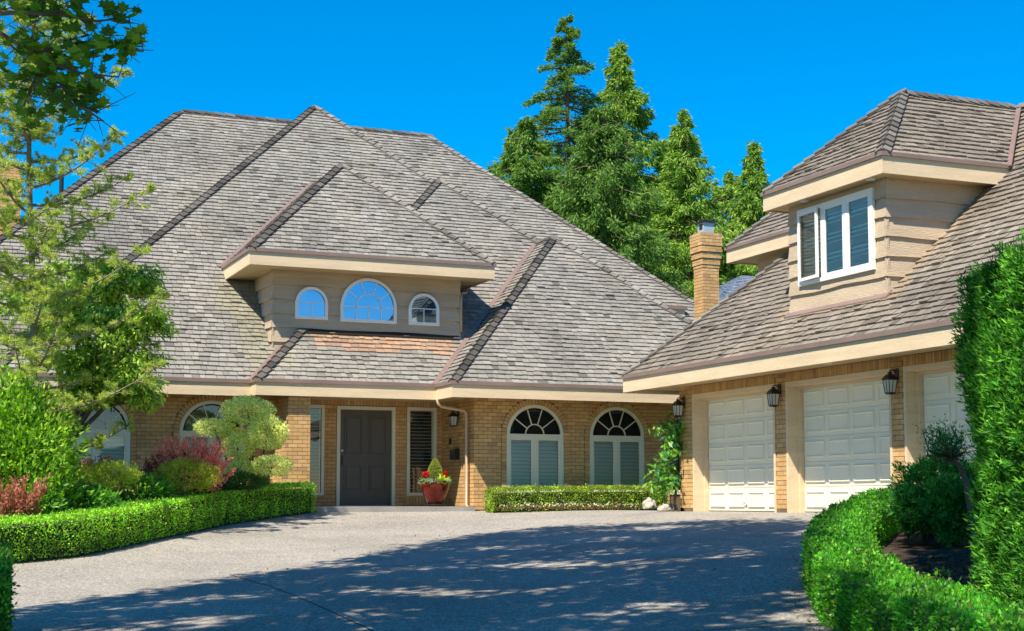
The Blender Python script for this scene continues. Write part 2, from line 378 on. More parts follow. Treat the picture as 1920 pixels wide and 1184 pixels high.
def lay_shakes(P, body, side, others, exp=.155, gap=.011, fresh=None, tintf=shake_tint, wr=(.11, .25), dmin=.02, margin=160):
    (ox, oy), sd, td, ln = body.face(side); m = body.m; g = math.sqrt(1 + m * m); de = exp / g
    sd3 = np.array([*sd, 0.]); up = np.array([td[0], td[1], m]); N = np.array([-m * td[0], -m * td[1], 1.]) / g
    k = 0
    while True:
        d0 = dmin + k * de
        if d0 > body.D - .02: break
        dj = min(d0 + de * 1.15, body.D)
        n = int((ln - 2 * d0) / .05) + 2
        s = d0 - random.uniform(0, .2); segs = []
        while s < ln - d0:
            w = random.uniform(*wr); segs.append((s, s + w - gap)); s += w
        if segs:
            sm = np.array([.5 * (a + b) for a, b in segs]); dc = d0 + de * .55
            x = ox + sd[0] * sm + td[0] * dc; y = oy + sd[1] * sm + td[1] * dc; z = body.ze + m * dc
            vis = np.ones(len(segs), bool)
            for b in others: vis &= b.h(x, y) < z + .015
            if body.clip is not None: vis &= body.h(x, y) > -50
            px, py, D = proj(np.stack([x, y, np.full_like(x, z)], 1))
            vis &= (px > -margin) & (px < 1920 + margin) & (py > -margin) & (D > 1)
            for i, (a, b) in enumerate(segs):
                if not vis[i]: continue
                jd = random.uniform(-.011, .010)
                a0, b0 = max(a, d0), min(b, ln - d0); a1, b1 = max(a, dj), min(b, ln - dj)
                if b0 - a0 < .02: continue
                if b1 < a1: a1 = b1 = min(max(.5 * (a1 + b1), a0), b0)
                base = np.array([ox, oy, body.ze])
                pt = lambda ss, dd: base + sd3 * ss + up * dd
                hb = random.uniform(.030, .044)
                if random.random() < .05: hb *= 1.4
                f = fresh(x[i], y[i], z) if fresh else 0
                t = tintf(x[i], y[i], z, f)
                if a0 == a and b0 == b and a1 == a and b1 == b:
                    P.add(pt(a, d0 + jd), sd3 * (b - a), up * (dj - d0), N * hb, t)
                else:
                    q = [pt(a0, d0), pt(b0, d0), pt(b1, dj), pt(a1, dj)]
                    P.quad(q + [q[0] + N * hb, q[1] + N * hb, q[2] + N * hb * .12, q[3] + N * hb * .12], t)
        k += 1
CAPS = []
def hip_caps(p0, p1, n1, n2, others, parent, step=.225, wd=.118, th=.034, tone=1.0, selfchk=.03):
    """folded cap shakes from p0 (low) to p1 (high); n1,n2 the two roof normals"""
    p0, p1 = np.array(p0, float), np.array(p1, float); L = np.linalg.norm(p1 - p0); d = (p1 - p0) / L
    n1, n2 = np.array(n1, float) / np.linalg.norm(n1), np.array(n2, float) / np.linalg.norm(n2)
    me = None; V = []; nn = (n1 + n2) / np.linalg.norm(n1 + n2)
    for n_, sg in ((n1, 1), (n2, -1)):
        a = np.cross(n_, d); a /= np.linalg.norm(a)
        o_ = n2 if sg == 1 else n1
        if a @ o_ > 0: a = -a                       # away from the other face
        q0, q1 = -d * 0, d * step * 1.45
        lift = nn * th * 1.9
        b = [q0 + lift, q0 + a * wd + lift * .9, q1 + a * wd + lift * .1, q1 + lift * .25]
        V += b + [q + n_ * th for q in b]
    F = np.array([(0, 1, 2, 3), (4, 5, 6, 7), (0, 1, 5, 4), (1, 2, 6, 5), (2, 3, 7, 6), (3, 0, 4, 7)])
    Q = np.concatenate([F, F + 8])
    me = npmesh('ridge_cap', V, Q, M_shake)
    for i in range(int(L / step)):
        c = p0 + d * step * (i + .2); cx = c + d * step * .5
        if any(float(b.h(cx[0], cx[1])) > cx[2] + selfchk for b in others): continue
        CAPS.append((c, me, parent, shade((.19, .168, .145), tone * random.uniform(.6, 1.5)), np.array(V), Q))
def flush_caps(limit=300):
    global CAPS
    by = {}
    for c in CAPS: by.setdefault(c[2].name, []).append(c)
    for lst in by.values():
        def key(c):
            px, py, D = proj(c[0]); return D if (-20 < px < 1940 and py > 0) else 1e6 + D
        lst.sort(key=key); V = []; Q = []; T = []
        for i, (c, me, par, t, v, q) in enumerate(lst):
            if i < limit:
                ob = put(bpy.data.objects.new('ridge_cap', me), par, Matrix.Translation(Vector(c)) @ Matrix.Rotation(random.uniform(-.035, .035), 4, 'Z')); ob.color = (*t, 1)
            else: V.append(v + c); Q.append(q + 16 * (len(V) - 1)); T += [t] * len(q)
        if V:
            ob = put(bpy.data.objects.new('ridge_caps_far', npmesh('caps', np.concatenate(V), np.concatenate(Q), M_shake, np.array(T))), lst[0][2]); ob['kind'] = 'stuff'; ob.color = (0, 0, 0, 1)
    CAPS = []
def strip_rail(pts, z0, z1, n0, n1, name, m, parent, closed=False, bevel=0):
    """board following a plan polyline with mitred corners; n0..n1 offset to the right-hand (outer) side; one object per run"""
    pts = [np.array(p, float) for p in pts]; k = len(pts); nor = []
    for i in range(k - 1):
        d = pts[i + 1] - pts[i]; d /= np.linalg.norm(d); nor.append(np.array([d[1], -d[0]]))
    def off(i, o):
        a = nor[max(i - 1, 0)]; b = nor[min(i, k - 2)]
        if np.allclose(a, b): return pts[i] + a * o
        return pts[i] + (a + b) / (1 + a @ b) * o
    for i in range(k - 1):
      ln = np.linalg.norm(pts[i + 1] - pts[i]); nb = max(1, int(round(ln / (4.3 if name == 'fascia' else 5.1)))) if bevel == 0 else 1
      A0, A1, B0_, B1_ = off(i, n0), off(i + 1, n0), off(i, n1), off(i + 1, n1)
      for j in range(nb):
        e0 = j / nb + (.0018 / ln if j else 0); e1 = (j + 1) / nb - (.0018 / ln if j < nb - 1 else 0); dn = random.uniform(0, .0025) if nb > 1 else 0; dn = nor[i] * dn
        q = [A0 + (A1 - A0) * e0, A0 + (A1 - A0) * e1, B0_ + (B1_ - B0_) * e1 + dn, B0_ + (B1_ - B0_) * e0 + dn]; mb = MB()
        mb.v = [np.array([*p, z]) for z in (z0, z1) for p in q]
        mb.f = [(0, 3, 2, 1), (4, 5, 6, 7), (0, 1, 5, 4), (1, 2, 6, 5), (2, 3, 7, 6), (3, 0, 4, 7)]
        mb.obj(name, m, parent, bevel=bevel)
def flashing(p0, p1, side, wd, up, parent):
    p0, p1, side, up = [np.array(c, float) for c in (p0, p1, side, up)]; side /= np.linalg.norm(side)
    mb = MB(); mb.box(p0 + up * .028, p1 - p0, side * wd, up * .012); mb.obj('valley_flashing', M_flash, parent)

# ------------------------------------------------------------ ground sheets
def sheet(name, xs, ys, dz, m, keep=None, kind='structure'):
    X, Y = np.meshgrid(xs, ys); Z = ground(X, Y) + dz; nx = len(xs)
    V = np.stack([X, Y, Z], -1).reshape(-1, 3); i, j = np.meshgrid(np.arange(nx - 1), np.arange(len(ys) - 1))
    a = (j * nx + i).ravel(); Q = np.stack([a, a + 1, a + nx + 1, a + nx], 1)
    if keep is not None:
        c = V[Q].mean(1); Q = Q[keep(c[:, 0], c[:, 1])]
    o = put(bpy.data.objects.new(name, npmesh(name, V, Q, m, smooth=True))); o['kind'] = kind; return o
far = lambda a, b: np.concatenate([-np.geomspace(400, 1, 16) * 1 + a, np.arange(a + .0, b, .5), b + np.geomspace(1, 400, 16)])
sheet('ground', far(-14, 32), far(-14, 42), -.03, M_lawn)
# hedge base lines that bound the paving
LH = [(8.5, 30.75), (7.6, 29.9), (6.07, 28.2), (4.49, 25.9), (2.84, 23.2), (1.63, 22.2), (.2, 21.5), (-1.6, 20.9), (-4, 20.3)]
RH = [(13.1, 17.9), (12.6, 17.35), (11.4, 16.15), (9.95, 14.6), (8.5, 12.7), (7.6, 11.3), (6.85, 9.98), (6.2, 8.45), (5.75, 7.2), (5.45, 6)]
def side_of(pl, x, y):
    """+1 to the right of a polyline (nearest segment), and distance"""
    best = np.full(x.shape, 1e9); sg = np.zeros(x.shape)
    for a, b in zip(pl[:-1], pl[1:]):
        dx, dy = b[0] - a[0], b[1] - a[1]; t = np.clip(((x - a[0]) * dx + (y - a[1]) * dy) / (dx * dx + dy * dy), 0, 1)
        ex, ey = x - a[0] - dx * t, y - a[1] - dy * t; d = np.hypot(ex, ey); s = np.sign(dy * ex - dx * ey)
        u = d < best; best = np.where(u, d, best); sg = np.where(u, s, sg)
    return sg, best
def paved(x, y):
    s1, d1 = side_of(LH, x, y); s2, d2 = side_of(RH, x, y)
    lf = (s1 < 0) | (d1 < .3) | (x > 7.9)
    rt = (s2 > 0) | (d2 < .3) | ((y > 17.7) & (x > 12.3))
    inside = (x > -40) & (x < 15.35) & (y < 31.6) & (y > -40)
    return inside & lf & rt & ~((x < -1.0) & (y > 18.5)) & (x + .35 * y < 30)
sheet('driveway', np.arange(-12, 15.4, .25), np.arange(-12, 31.8, .25), .0, M_agg, paved)
def bed(x, y):
    s1, d1 = side_of(LH, x, y); s2, d2 = side_of(RH, x, y)
    return ((s1 > 0) & (d1 > .12) & (x < 8.2) & (y < 32.6) & (x > -8)) | ((s2 < 0) & (d2 > .12) & (y > 1) & (x < 14.3) & (y < 18.2))
sheet('planting_bed', np.arange(-8, 14.6, .12), np.arange(1, 32.8, .12), .035, M_soil, bed)
def groove(pts, w=.018):
    P = []
    for (a, b), (c, d) in zip(pts[:-1], pts[1:]):
        n = max(2, int(math.hypot(c - a, d - b) / .2)); P += [(a + (c - a) * t / n, b + (d - b) * t / n) for t in range(n)]
    P.append(pts[-1]); V = []; Q = []
    for i, (x, y) in enumerate(P):
        j = min(i + 1, len(P) - 1); k = max(i - 1, 0); dx, dy = P[j][0] - P[k][0], P[j][1] - P[k][1]; l = math.hypot(dx, dy)
        for s in (-1, 1):
            qx, qy = x - dy / l * w * s / 2, y + dx / l * w * s / 2; V.append((qx, qy, float(ground(qx, qy)) + .0045))
        if i: Q.append((2 * i - 2, 2 * i, 2 * i + 1, 2 * i - 1))
    o = put(bpy.data.objects.new('paving_joint', npmesh('joint', V, Q, M_joint))); o['kind'] = 'structure'
groove([(4.25, 19.5), (4.22, 17.2), (3.95, 12.6), (3.6, 8)]); groove([(3.9, 11.6), (6.08, 10.68), (7.3, 10.3)]); groove([(4.25, 19.4), (9.2, 18.6), (12.1, 18.0)])
pc = MB(); pc.ab(8.55, 12.14, 30.9, 33.1, -.1, .075); pch = pc.obj('porch_pavement', M_concrete); pch['kind'] = 'structure'

# ------------------------------------------------------------ main house
H = empty('brick_house', (11, 32, 0), 'large tan brick house with steep grey shake roofs, arched windows and grey front door', 'house')
MR = .95; ZE = 2.72
B0 = Body(-1.4, 24.3, 33.7, 51.9, ZE, MR); B1 = Body(2.0, 20.1, 31.6, 50, ZE, MR); B2 = Body(7.28, 20.1, 31.15, 50, ZE, MR); B3 = Body(11.31, 20.1, 30.16, 46, ZE, MR)
BD = Body(7.25, 12.96, 31.8, 45, 5.6, .95)
# wings end inside the main roof: trim every wing's crest to the height of its peak
for b in (B1, B2, B3): pass
BDc = Body(7.25, 12.96, 31.8, 45, 5.6, .95); BDc.clip = (7.94, 12.33, 32.49, 45)
for b in (B0, B1, B2, B3): b.deck(H)
BD.deck(H)
def fresh(x, y, z):
    if 8.75 < x < 12.1 and 31.9 < y < 32.5: return .62 if z > 3.52 + random.uniform(-.06, .06) + .05 * math.sin(x * 3) else 0
    if 6.9 < x < 8.3 and y > 31.5 and z > 3 and z < 5.2 and x > 7.45 - .25 * (z - 3) + .12 * math.sin(z * 5): return -.01
    return 0
def tint_main(x, y, z, f):
    if f < 0: c = np.array(shake_tint(x, y, z)); return tuple(c * .72 + np.array((.34, .31, .17)) * .28)
    return shake_tint(x, y, z, f)
PS = Pieces('wedge')
lay_shakes(PS, B0, 'f', [B1, B2, B3, BDc]); lay_shakes(PS, B1, 'f', [B0, B2, B3, BDc], fresh=fresh, tintf=tint_main)
lay_shakes(PS, B2, 'f', [B0, B1, B3, BDc], fresh=fresh, tintf=tint_main); lay_shakes(PS, B3, 'f', [B0, B1, B2])
for b, o in ((B0, [B1, B2, B3]), (B1, [B0, B2, B3]), (B2, [B0, B1, B3, BDc]), (B3, [B0, B1, B2])): lay_shakes(PS, b, 'l', o)
lay_shakes(PS, BD, 'f', [B0, B1, B2]); lay_shakes(PS, BD, 'l', [B0, B1, B2])
PS.build(H, 'shingle', 'shingle_field', M_shake)
def hipline(b, cx, which):
    """corner -> peak for front-left / front-right hips"""
    d = b.D
    if which == 'fl': return (b.x0, b.y0, b.ze), (b.x0 + d, b.y0 + d, b.ze + b.m * d), (0, -b.m, 1), (-b.m, 0, 1)
    return (b.x1, b.y0, b.ze), (b.x1 - d, b.y0 + d, b.ze + b.m * d), (0, -b.m, 1), (b.m, 0, 1)
ALL = [B0, B1, B2, B3, BDc]
for b in (B0, B1, B2, B3, BD):
    oth = [q for q in ALL if q is not b and not (b is BD and q is BDc)]
    for wch in ('fl', 'fr'):
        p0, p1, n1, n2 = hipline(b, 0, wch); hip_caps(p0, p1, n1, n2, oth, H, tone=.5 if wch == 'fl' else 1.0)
# crests
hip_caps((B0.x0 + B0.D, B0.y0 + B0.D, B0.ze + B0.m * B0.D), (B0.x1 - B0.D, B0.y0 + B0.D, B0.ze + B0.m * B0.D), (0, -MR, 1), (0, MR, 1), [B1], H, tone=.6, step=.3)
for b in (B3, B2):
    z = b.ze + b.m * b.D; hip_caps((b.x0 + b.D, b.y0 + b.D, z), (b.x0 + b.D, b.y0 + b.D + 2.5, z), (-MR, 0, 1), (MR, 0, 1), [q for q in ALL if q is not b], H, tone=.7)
# valley and apron flashings
k = 4.3; flashing((11.31, 31.15, ZE), (11.31 + k, 31.15 + k, ZE + MR * k), (-1, 0, 0), .13, (0, -MR, 1), H)
flashing((7.28, 31.6, ZE), (8.55, 32.87, ZE + MR * 1.27), (-1, 0, 0), .10, (0, -MR, 1), H)
k = 3.0; flashing((7.25, 34.63, 5.6), (7.25 + k, 34.63 + k, 5.6 + MR * k), (-1, 0, 0), .10, (0, -MR, 1), H)
# eaves: fascia boards, gutters, soffits
ev = [(2.0, 44), (2.0, 31.6), (7.28, 31.6), (7.28, 31.15), (11.31, 31.15), (11.31, 30.16), (20.1, 30.16), (20.1, 44)]
strip_rail(ev, 2.42, 2.695, -.045, 0, 'fascia', M_tan, H); strip_rail(ev, 2.695, 2.775, -.06, .035, 'gutter', M_flash, H)
for i, (x0, x1, y0, y1) in enumerate(((2.05, 20.05, 31.66, 33.6), (7.33, 12.2, 31.2, 33.55), (11.36, 20.05, 30.21, 33.5))):
    mb = MB(); mb.ab(x0, x1, y0, y1, 2.485 + .004 * i, 2.50 + .004 * i); mb.obj('soffit', M_tan2, H)
ev0 = [(-1.4, 44), (-1.4, 33.7), (2.4, 33.7)]
strip_rail(ev0, 2.42, 2.695, -.045, 0, 'fascia', M_tan, H); strip_rail(ev0, 2.695, 2.775, -.06, .035, 'gutter', M_flash, H)
# walls
FR_ = Fr((0, 31.0, 0), (1, 0, 0), (0, -1, 0)); FL_ = Fr((0, 32.4, 0), (1, 0, 0), (0, -1, 0)); FE_ = Fr((0, 33.07, 0), (1, 0, 0), (0, -1, 0)); FS_ = Fr((12.15, 0, 0), (0, -1, 0), (-1, 0, 0))
PB = Pieces('box')
def arched_window(F, c, r, zb, zs, parent, pieces, fan=True):
    """cream arched window: frame > panes, bars, casements, slats"""
    fw = .075; mb = MB()
    arc_band(mb, F, c, zs, r - fw, r, -.06, .02)
    for a in (c - r, c + r - fw): F.box(mb, a, a + fw, zb, zs, -.06, .02)
    F.box(mb, c - r + fw, c + r - fw, zb, zb + .06, -.06, .02); F.box(mb, c - r + fw, c + r - fw, zs - .06, zs + .035, -.06, .012)
    F.box(mb, c - .045, c + .045, zb + .06, zs - .06, -.06, .008)
    W = mb.obj('window', M_cream, parent)
    fr2 = MB(); arc_band(fr2, F, c, zs, r - fw - .028, r - fw, -.05, -.012); fr2.obj('inner_frame', M_dark, W)
    for a, b in ((c - r + fw, c - .045), (c + .045, c + r - fw)):
        sm = MB(); t = .045
        F.box(sm, a, a + t, zb + .06, zs - .06, -.05, -.005); F.box(sm, b - t, b, zb + .06, zs - .06, -.05, -.005)
        F.box(sm, a + t, b - t, zb + .06, zb + .06 + t, -.05, -.005); F.box(sm, a + t, b - t, zs - .06 - t, zs - .06, -.05, -.005); sm.obj('sash', M_cream, W)
        g = MB(); g.poly([F.p(a + t, zb + .1, -.03), F.p(b - t, zb + .1, -.03), F.p(b - t, zs - .1, -.03), F.p(a + t, zs - .1, -.03)]); g.obj('pane', M_glass, W)
        slats(F, a + .03, b - .03, zb + .08, zs - .07, .083, -.07, W, .48)
    g = MB(); half_disc(g, F, c, zs + .02, r - fw - .01, -.035); g.obj('fanlight_pane', M_glass, W)
    rm = (r - fw) * .36; mu = MB(); arc_band(mu, F, c, zs + .03, rm - .012, rm + .012, -.03, -.008, n=14); mu.obj('muntin', M_cream, W)
    for q in (.2, .4, .6, .8):
        t = math.pi * q; d = F.R * math.cos(t) + np.array([0, 0, math.sin(t)]); n_ = np.cross(d, F.N); m2 = MB()
        m2.box(F.p(c, zs + .03, -.03) + d * (rm + .013) - n_ * .011, d * (r - fw - rm - .02), n_ * .022, F.N * .02); m2.obj('muntin', M_cream, W)
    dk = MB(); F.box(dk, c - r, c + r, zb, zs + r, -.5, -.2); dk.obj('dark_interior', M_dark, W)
    # brick surround
    ro = r + .125; n = int(math.pi * (r + .06) / .078)
    for i in range(n):
        t = math.pi * (i + .5) / n; d = F.R * math.cos(t) + np.array([0, 0, math.sin(t)]); q = -F.R * math.sin(t) + np.array([0, 0, math.cos(t)])
        pieces.add(F.p(c, zs, .0) + d * (r + .006) - q * .0335, d * .118, q * .067, F.N * .032, brick_tint())
    k = int(round((zs - .04) / BH)); h = (zs - .04) / k
    for sx in (-1, 1):
        for i in range(k):
            a = c + sx * (r + .008) - (0 if sx > 0 else .112); pieces.add(F.p(a, .04 + i * h + .005, 0), F.R * .112, np.array([0, 0, h - .01]), F.N * .032, brick_tint())
    return arch_hole(c, r + .13, -1, zs), archpts(c, r, zb, zs)
RW = .7; wz = 1.66
hs_, op_ = [], []
for c in (13.62, 15.68, 17.74):
    a, b = arched_window(FR_, c, RW, .35, wz, H, PB); hs_.append(a); op_.append(b)
mortar_wall(FR_, rectpts(12.15, 19.3, -.1, 2.49), op_, H); brick_rows(PB, FR_, 12.142, 19.3, .0, 2.49, hs_)
mortar_wall(FS_, rectpts(-33.07, -31.0, -.1, 2.49), [], H); brick_rows(PB, FS_, -33.07, -30.995, .0, 2.49)
hs_, op_ = [], []
for c in (4.2, 6.62):
    a, b = arched_window(FL_, c, RW, .35, wz, H, PB); hs_.append(a); op_.append(b)
mortar_wall(FL_, rectpts(2.84, 8.2, -.1, 2.49), op_, H); brick_rows(PB, FL_, 2.84, 8.2, .0, 2.49, hs_)
FW_ = Fr((2.84, 0, 0), (0, -1, 0), (-1, 0, 0)); mortar_wall(FW_, rectpts(-40, -32.4, -.1, 2.49), [], H)
fx = MB(); fx.ab(-.6, 2.84, 34.5, 34.7, -.1, 2.49); fx.obj('wall', M_brick and M_mortar, H)
# entry wall: door, sidelights
mortar_wall(FE_, rectpts(8.3, 12.15, -.1, 2.6), [rectpts(9.6, 11.0, .08, 2.36), rectpts(11.28, 12.01, .32, 2.37), rectpts(8.6, 9.31, .32, 2.37)], H)
brick_rows(PB, FE_, 8.3, 12.15, .0, 2.37, [rect_hole(9.59, 11.01, 0, 2.40), rect_hole(11.27, 12.02, .31, 2.40), rect_hole(8.59, 9.32, .31, 2.40)])
soldiers(PB, FE_, 8.3, 12.15, 2.38, 2.56); soldiers(PB, FE_, 11.27, 12.1, .13, .30, .03)
dm = MB(); FE_.box(dm, 9.6, 9.68, .08, 2.36, -.12, .025); FE_.box(dm, 10.92, 11.0, .08, 2.36, -.12, .025); FE_.box(dm, 9.68, 10.92, 2.28, 2.36, -.12, .025); dm.obj('door_frame', M_cream, H)
dd = MB(); FE_.box(dd, 9.685, 10.915, .09, 2.275, -.10, -.055); DR = dd.obj('door', M_door, H)
for a, b in ((9.80, 10.22), (10.38, 10.80)):
    for z0, z1 in ((.42, 1.02), (1.24, 2.14)):
        mm = MB(); t = .022
        for q in ((a, a + t, z0, z1), (b - t, b, z0, z1), (a + t, b - t, z0, z0 + t), (a + t, b - t, z1 - t, z1)): FE_.box(mm, *q, -.055, -.035)
        mm.obj('door_moulding', M_door, DR); m2 = MB(); FE_.box(m2, a + .05, b - .05, z0 + .05, z1 - .05, -.055, -.040); m2.obj('door_panel', M_door, DR, bevel=.006)
hh = MB(); hh.tube([FE_.p(9.745, 1.02, -.05), FE_.p(9.745, 1.02, 0), FE_.p(9.745, 1.2, 0), FE_.p(9.745, 1.2, -.05)], .013); hh.obj('door_handle', M_black, DR)
hl = MB(); hl.tube([FE_.p(9.745, 1.34, -.055), FE_.p(9.745, 1.34, -.03)], .028, 12); hl.obj('deadbolt', M_galv, DR)
th_ = MB(); FE_.box(th_, 9.6, 11.0, .076, .092, -.12, .05); th_.obj('threshold', M_galv, H)
for a, b in ((11.28, 12.01), (8.6, 9.31)):
    f = MB(); t = .07
    for q in ((a, a + t, .32, 2.37), (b - t, b, .32, 2.37), (a + t, b - t, .32, .39), (a + t, b - t, 2.29, 2.37)): FE_.box(f, *q, -.06, .025)
    W = f.obj('window', M_cream, H); g = MB(); g.poly([FE_.p(a + t, .39, -.03), FE_.p(b - t, .39, -.03), FE_.p(b - t, 2.29, -.03), FE_.p(a + t, 2.29, -.03)]); g.obj('pane', M_glass, W)
    s2 = MB(); FE_.box(s2, a + t, a + t + .03, .39, 2.29, -.07, -.04); FE_.box(s2, b - t - .03, b - t, .39, 2.29, -.07, -.04); s2.obj('sash', M_cream, W)
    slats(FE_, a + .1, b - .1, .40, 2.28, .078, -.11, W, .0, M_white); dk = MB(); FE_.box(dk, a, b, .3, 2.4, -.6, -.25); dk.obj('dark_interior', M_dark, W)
# battered brick column beside the entry
FC_ = Fr((0, 31.33, 0), (1, 0, 0), (0, -1, 0)); lf_ = lambda z: 8.04 - .15 * (2.45 - z) / 2.0
mc = MB(); y0, y1 = 31.33, 33.07
mc.v = [np.array(q) for q in ((lf_(0), y0, -.1), (8.5, y0, -.1), (8.5, y1, -.1), (lf_(0), y1, -.1), (lf_(2.49), y0, 2.49), (8.5, y0, 2.49), (8.5, y1, 2.49), (lf_(2.49), y1, 2.49))]
mc.f = [(4, 5, 6, 7), (0, 1, 5, 4), (1, 2, 6, 5), (2, 3, 7, 6), (3, 0, 4, 7)]; mc.obj('entry_column', M_mortar, H)
brick_rows(PB, FC_, 7.8, 8.508, .0, 2.49, left=lf_)
for i in range(30):
    za, zb = i * .083 + .005, (i + 1) * .083 - .005; xa = lf_(.5 * (za + zb)); yy = 31.33 - (.1 if i % 2 else 0)
    while yy < 32.4:
        y0_, y1_ = max(yy, 31.33), min(yy + .206, 32.4)
        if y1_ - y0_ > .03: PB.add(np.array([xa, y1_, za]), np.array([0, y0_ - y1_, 0]), np.array([0, 0, zb - za]), np.array([-.008, 0, 0]), brick_tint())
        yy += .2155
# dormer with arched windows
FD_ = Fr((0, 32.49, 0), (1, 0, 0), (0, -1, 0)); FDl = Fr((7.94, 0, 0), (0, -1, 0), (-1, 0, 0)); FDr = Fr((12.33, 0, 0), (0, 1, 0), (1, 0, 0))
dw = MB(); dw.ab(7.97, 12.30, 32.52, 36, 3.0, 5.55); dw.obj('dormer_wall', M_siding, H)
def siding(F, r0, r1, z0, z1, step, parent):
    n = int(round((z1 - z0) / step)); h = (z1 - z0) / n
    for i in range(n):
        za = z0 + i * h; k = 14; mb = MB(); ph = random.uniform(0, 6)
        for j in range(k + 1):
            r = r0 + (r1 - r0) * j / k; wv = .010 * math.sin(ph + j * .8) + random.uniform(-.004, .004)
            mb.v += [F.p(r, za - .012 + wv, .050), F.p(r, za - .012 + wv, -.02), F.p(r, za + h, -.02), F.p(r, za + h, .006)]
            if j:
                b = 4 * j
                for q in range(4): mb.f.append((b - 4 + q, b - 4 + (q + 1) % 4, b + (q + 1) % 4, b + q))
        mb.f += [(0, 1, 2, 3), tuple(4 * k + q for q in (3, 2, 1, 0))]
        mb.obj('siding_board', M_siding, parent)
siding(FD_, 7.93, 12.34, 3.4, 5.31, .318, H); siding(FDl, -36, -32.456, 3.08, 5.31, .318, H)
siding(FDr, 32.456, 36, 3.7, 5.31, .32, H)
tr = MB(); tr.ab(7.9, 12.37, 32.44, 32.5, 5.17, 5.31); tr.obj('frieze_board', M_siding, H)
def dormer_arch(F, c, r, zb, zs, parent, big=False):
    fw = .07; mb = MB(); arc_band(mb, F, c, zs, r - fw, r, .02, .085)
    for a in (c - r, c + r - fw): F.box(mb, a, a + fw, zb, zs, .02, .085)
    F.box(mb, c - r + fw, c + r - fw, zb, zb + fw, .02, .085); W = mb.obj('window', M_white, parent)
    g = MB(); half_disc(g, F, c, zs, r - fw + .005, .055, zb + fw - .005); g.obj('pane', M_glass_sky, W)
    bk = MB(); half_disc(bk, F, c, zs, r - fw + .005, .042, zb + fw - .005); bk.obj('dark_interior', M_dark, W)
    def bar(a, z, b, y, t=.009):
        m_ = MB(); p0, p1 = F.p(a, z, .056), F.p(b, y, .056); d = p1 - p0; l = np.linalg.norm(d); q = np.cross(d / l, F.N); m_.box(p0 - q * t, d, q * 2 * t, F.N * .014); m_.obj('muntin', M_white, W)
    ri = r - fw; zt = zs + (.0 if big else .02); bar(c - ri, zt, c + ri, zt)
    if big:
        m_ = MB(); arc_band(m_, F, c, zs, ri * .5 - .009, ri * .5 + .009, .056, .07, n=16); m_.obj('muntin', M_white, W)
        for q in (.2, .4, .6, .8): t = math.pi * q; bar(c + ri * .5 * math.cos(t), zs + ri * .5 * math.sin(t), c + ri * math.cos(t), zs + ri * math.sin(t))
        for x in (-.5, 0, .5): bar(c + ri * x, zb + fw, c + ri * x, zs)
    else: bar(c, zb + fw, c, zt)
dormer_arch(FD_, 8.805, .375, 4.23, 4.585, H); dormer_arch(FD_, 10.135, .665, 4.215, 4.565, H, True); dormer_arch(FD_, 11.46, .372, 4.215, 4.58, H)
dv = [(7.25, 36), (7.25, 31.8), (12.96, 31.8), (12.96, 36)]
strip_rail(dv, 5.29, 5.575, -.045, 0, 'fascia', M_tan, H); strip_rail(dv, 5.575, 5.655, -.06, .035, 'gutter', M_flash, H)
sf = MB(); sf.ab(7.3, 12.9, 31.85, 36, 5.31, 5.33); sf.obj('soffit', M_tan2, H)
ap = MB(); ap.box((8.6, 32.35, 3.905), (3.7, 0, 0), (0, .14, .133), (0, -.008, .010)); ap.obj('valley_flashing', M_black, H)
# small far dormer end beyond the right wing
fb = MB(); fb.ab(19.2, 20.55, 36.4, 39, 4.6, 5.5); fb.obj('fascia', M_tan, H); fg = MB(); fg.ab(19.15, 20.6, 36.34, 39, 5.5, 5.6); fg.obj('gutter', M_flash, H)
# rainwater pipes
ds = MB(); ds.tube([(11.32, 31.12, 2.45), (11.34, 31.12, 2.33), (11.42, 31.13, 2.27), (11.98, 31.2, 2.2), (12.05, 31.22, 2.12), (12.06, 31.24, .12), (12.06, 31.14, .05)], .035, 8); ds.obj('downspout', M_down, H, smooth=True)
d2 = MB(); d2.tube([(12.86, 33.3, 5.29), (12.8, 33.2, 5.15), (12.5, 32.75, 5.05), (12.4, 32.5, 4.95), (12.38, 32.45, 4.8), (12.38, 32.45, 4.1)], .032, 8); d2.obj('downspout', M_down, H, smooth=True)
bl = MB(); bl.box((12.135, 32.42, 1.5), (-.02, 0, 0), (0, .1, 0), (0, 0, .13)); bl.obj('doorbell', M_black, H)
PB.build(H, 'brick', 'brickwork', M_brick)
# chimneys
def chimney(x, y, w, d, z0, z1, parent, corbel=True, ind=True):
    c = MB(); c.ab(x + .01, x + w - .01, y + .01, y + d - .01, z0, z1); ch = c.obj('chimney', M_mortar, parent); P = Pieces('box')
    n = int((z1 - z0) / .0835); h = (z1 - z0) / n
    for i in range(n):
        za = z0 + i * h; top = n - i; e = 0
        if corbel and top <= 11: e = (.0, .075, .075, .075, .075, .06, .075, .045, .055, .03, .03, .015)[min(top, 11)]
        for F, L in ((Fr((x - e, y - e, 0), (1, 0, 0), (0, -1, 0)), w + 2 * e), (Fr((x - e, y + d + e, 0), (0, -1, 0), (-1, 0, 0)), d + 2 * e)):
            a = -.1 if i % 2 else 0
            while a < L:
                p, q = max(a, 0), min(a + .206, L)
                if q - p > .02: P.add(F.p(p, za + .005, -.03 if e else -.004), F.R * (q - p), np.array([0, 0, h - .010]), F.N * (.034 if e else .012), brick_tint())
                a += .2155
        if e: f = MB(); f.ab(x - e + .01, x + w + e - .01, y - e + .01, y + d + e - .01, za, za + h); f.obj('corbel', M_mortar, ch)
    P.build(ch, 'brick', 'brickwork', M_brick, 300 if ind else 0)
    return ch
ch = chimney(19.75, 34.0, .47, .47, 2.0, 7.22, H)
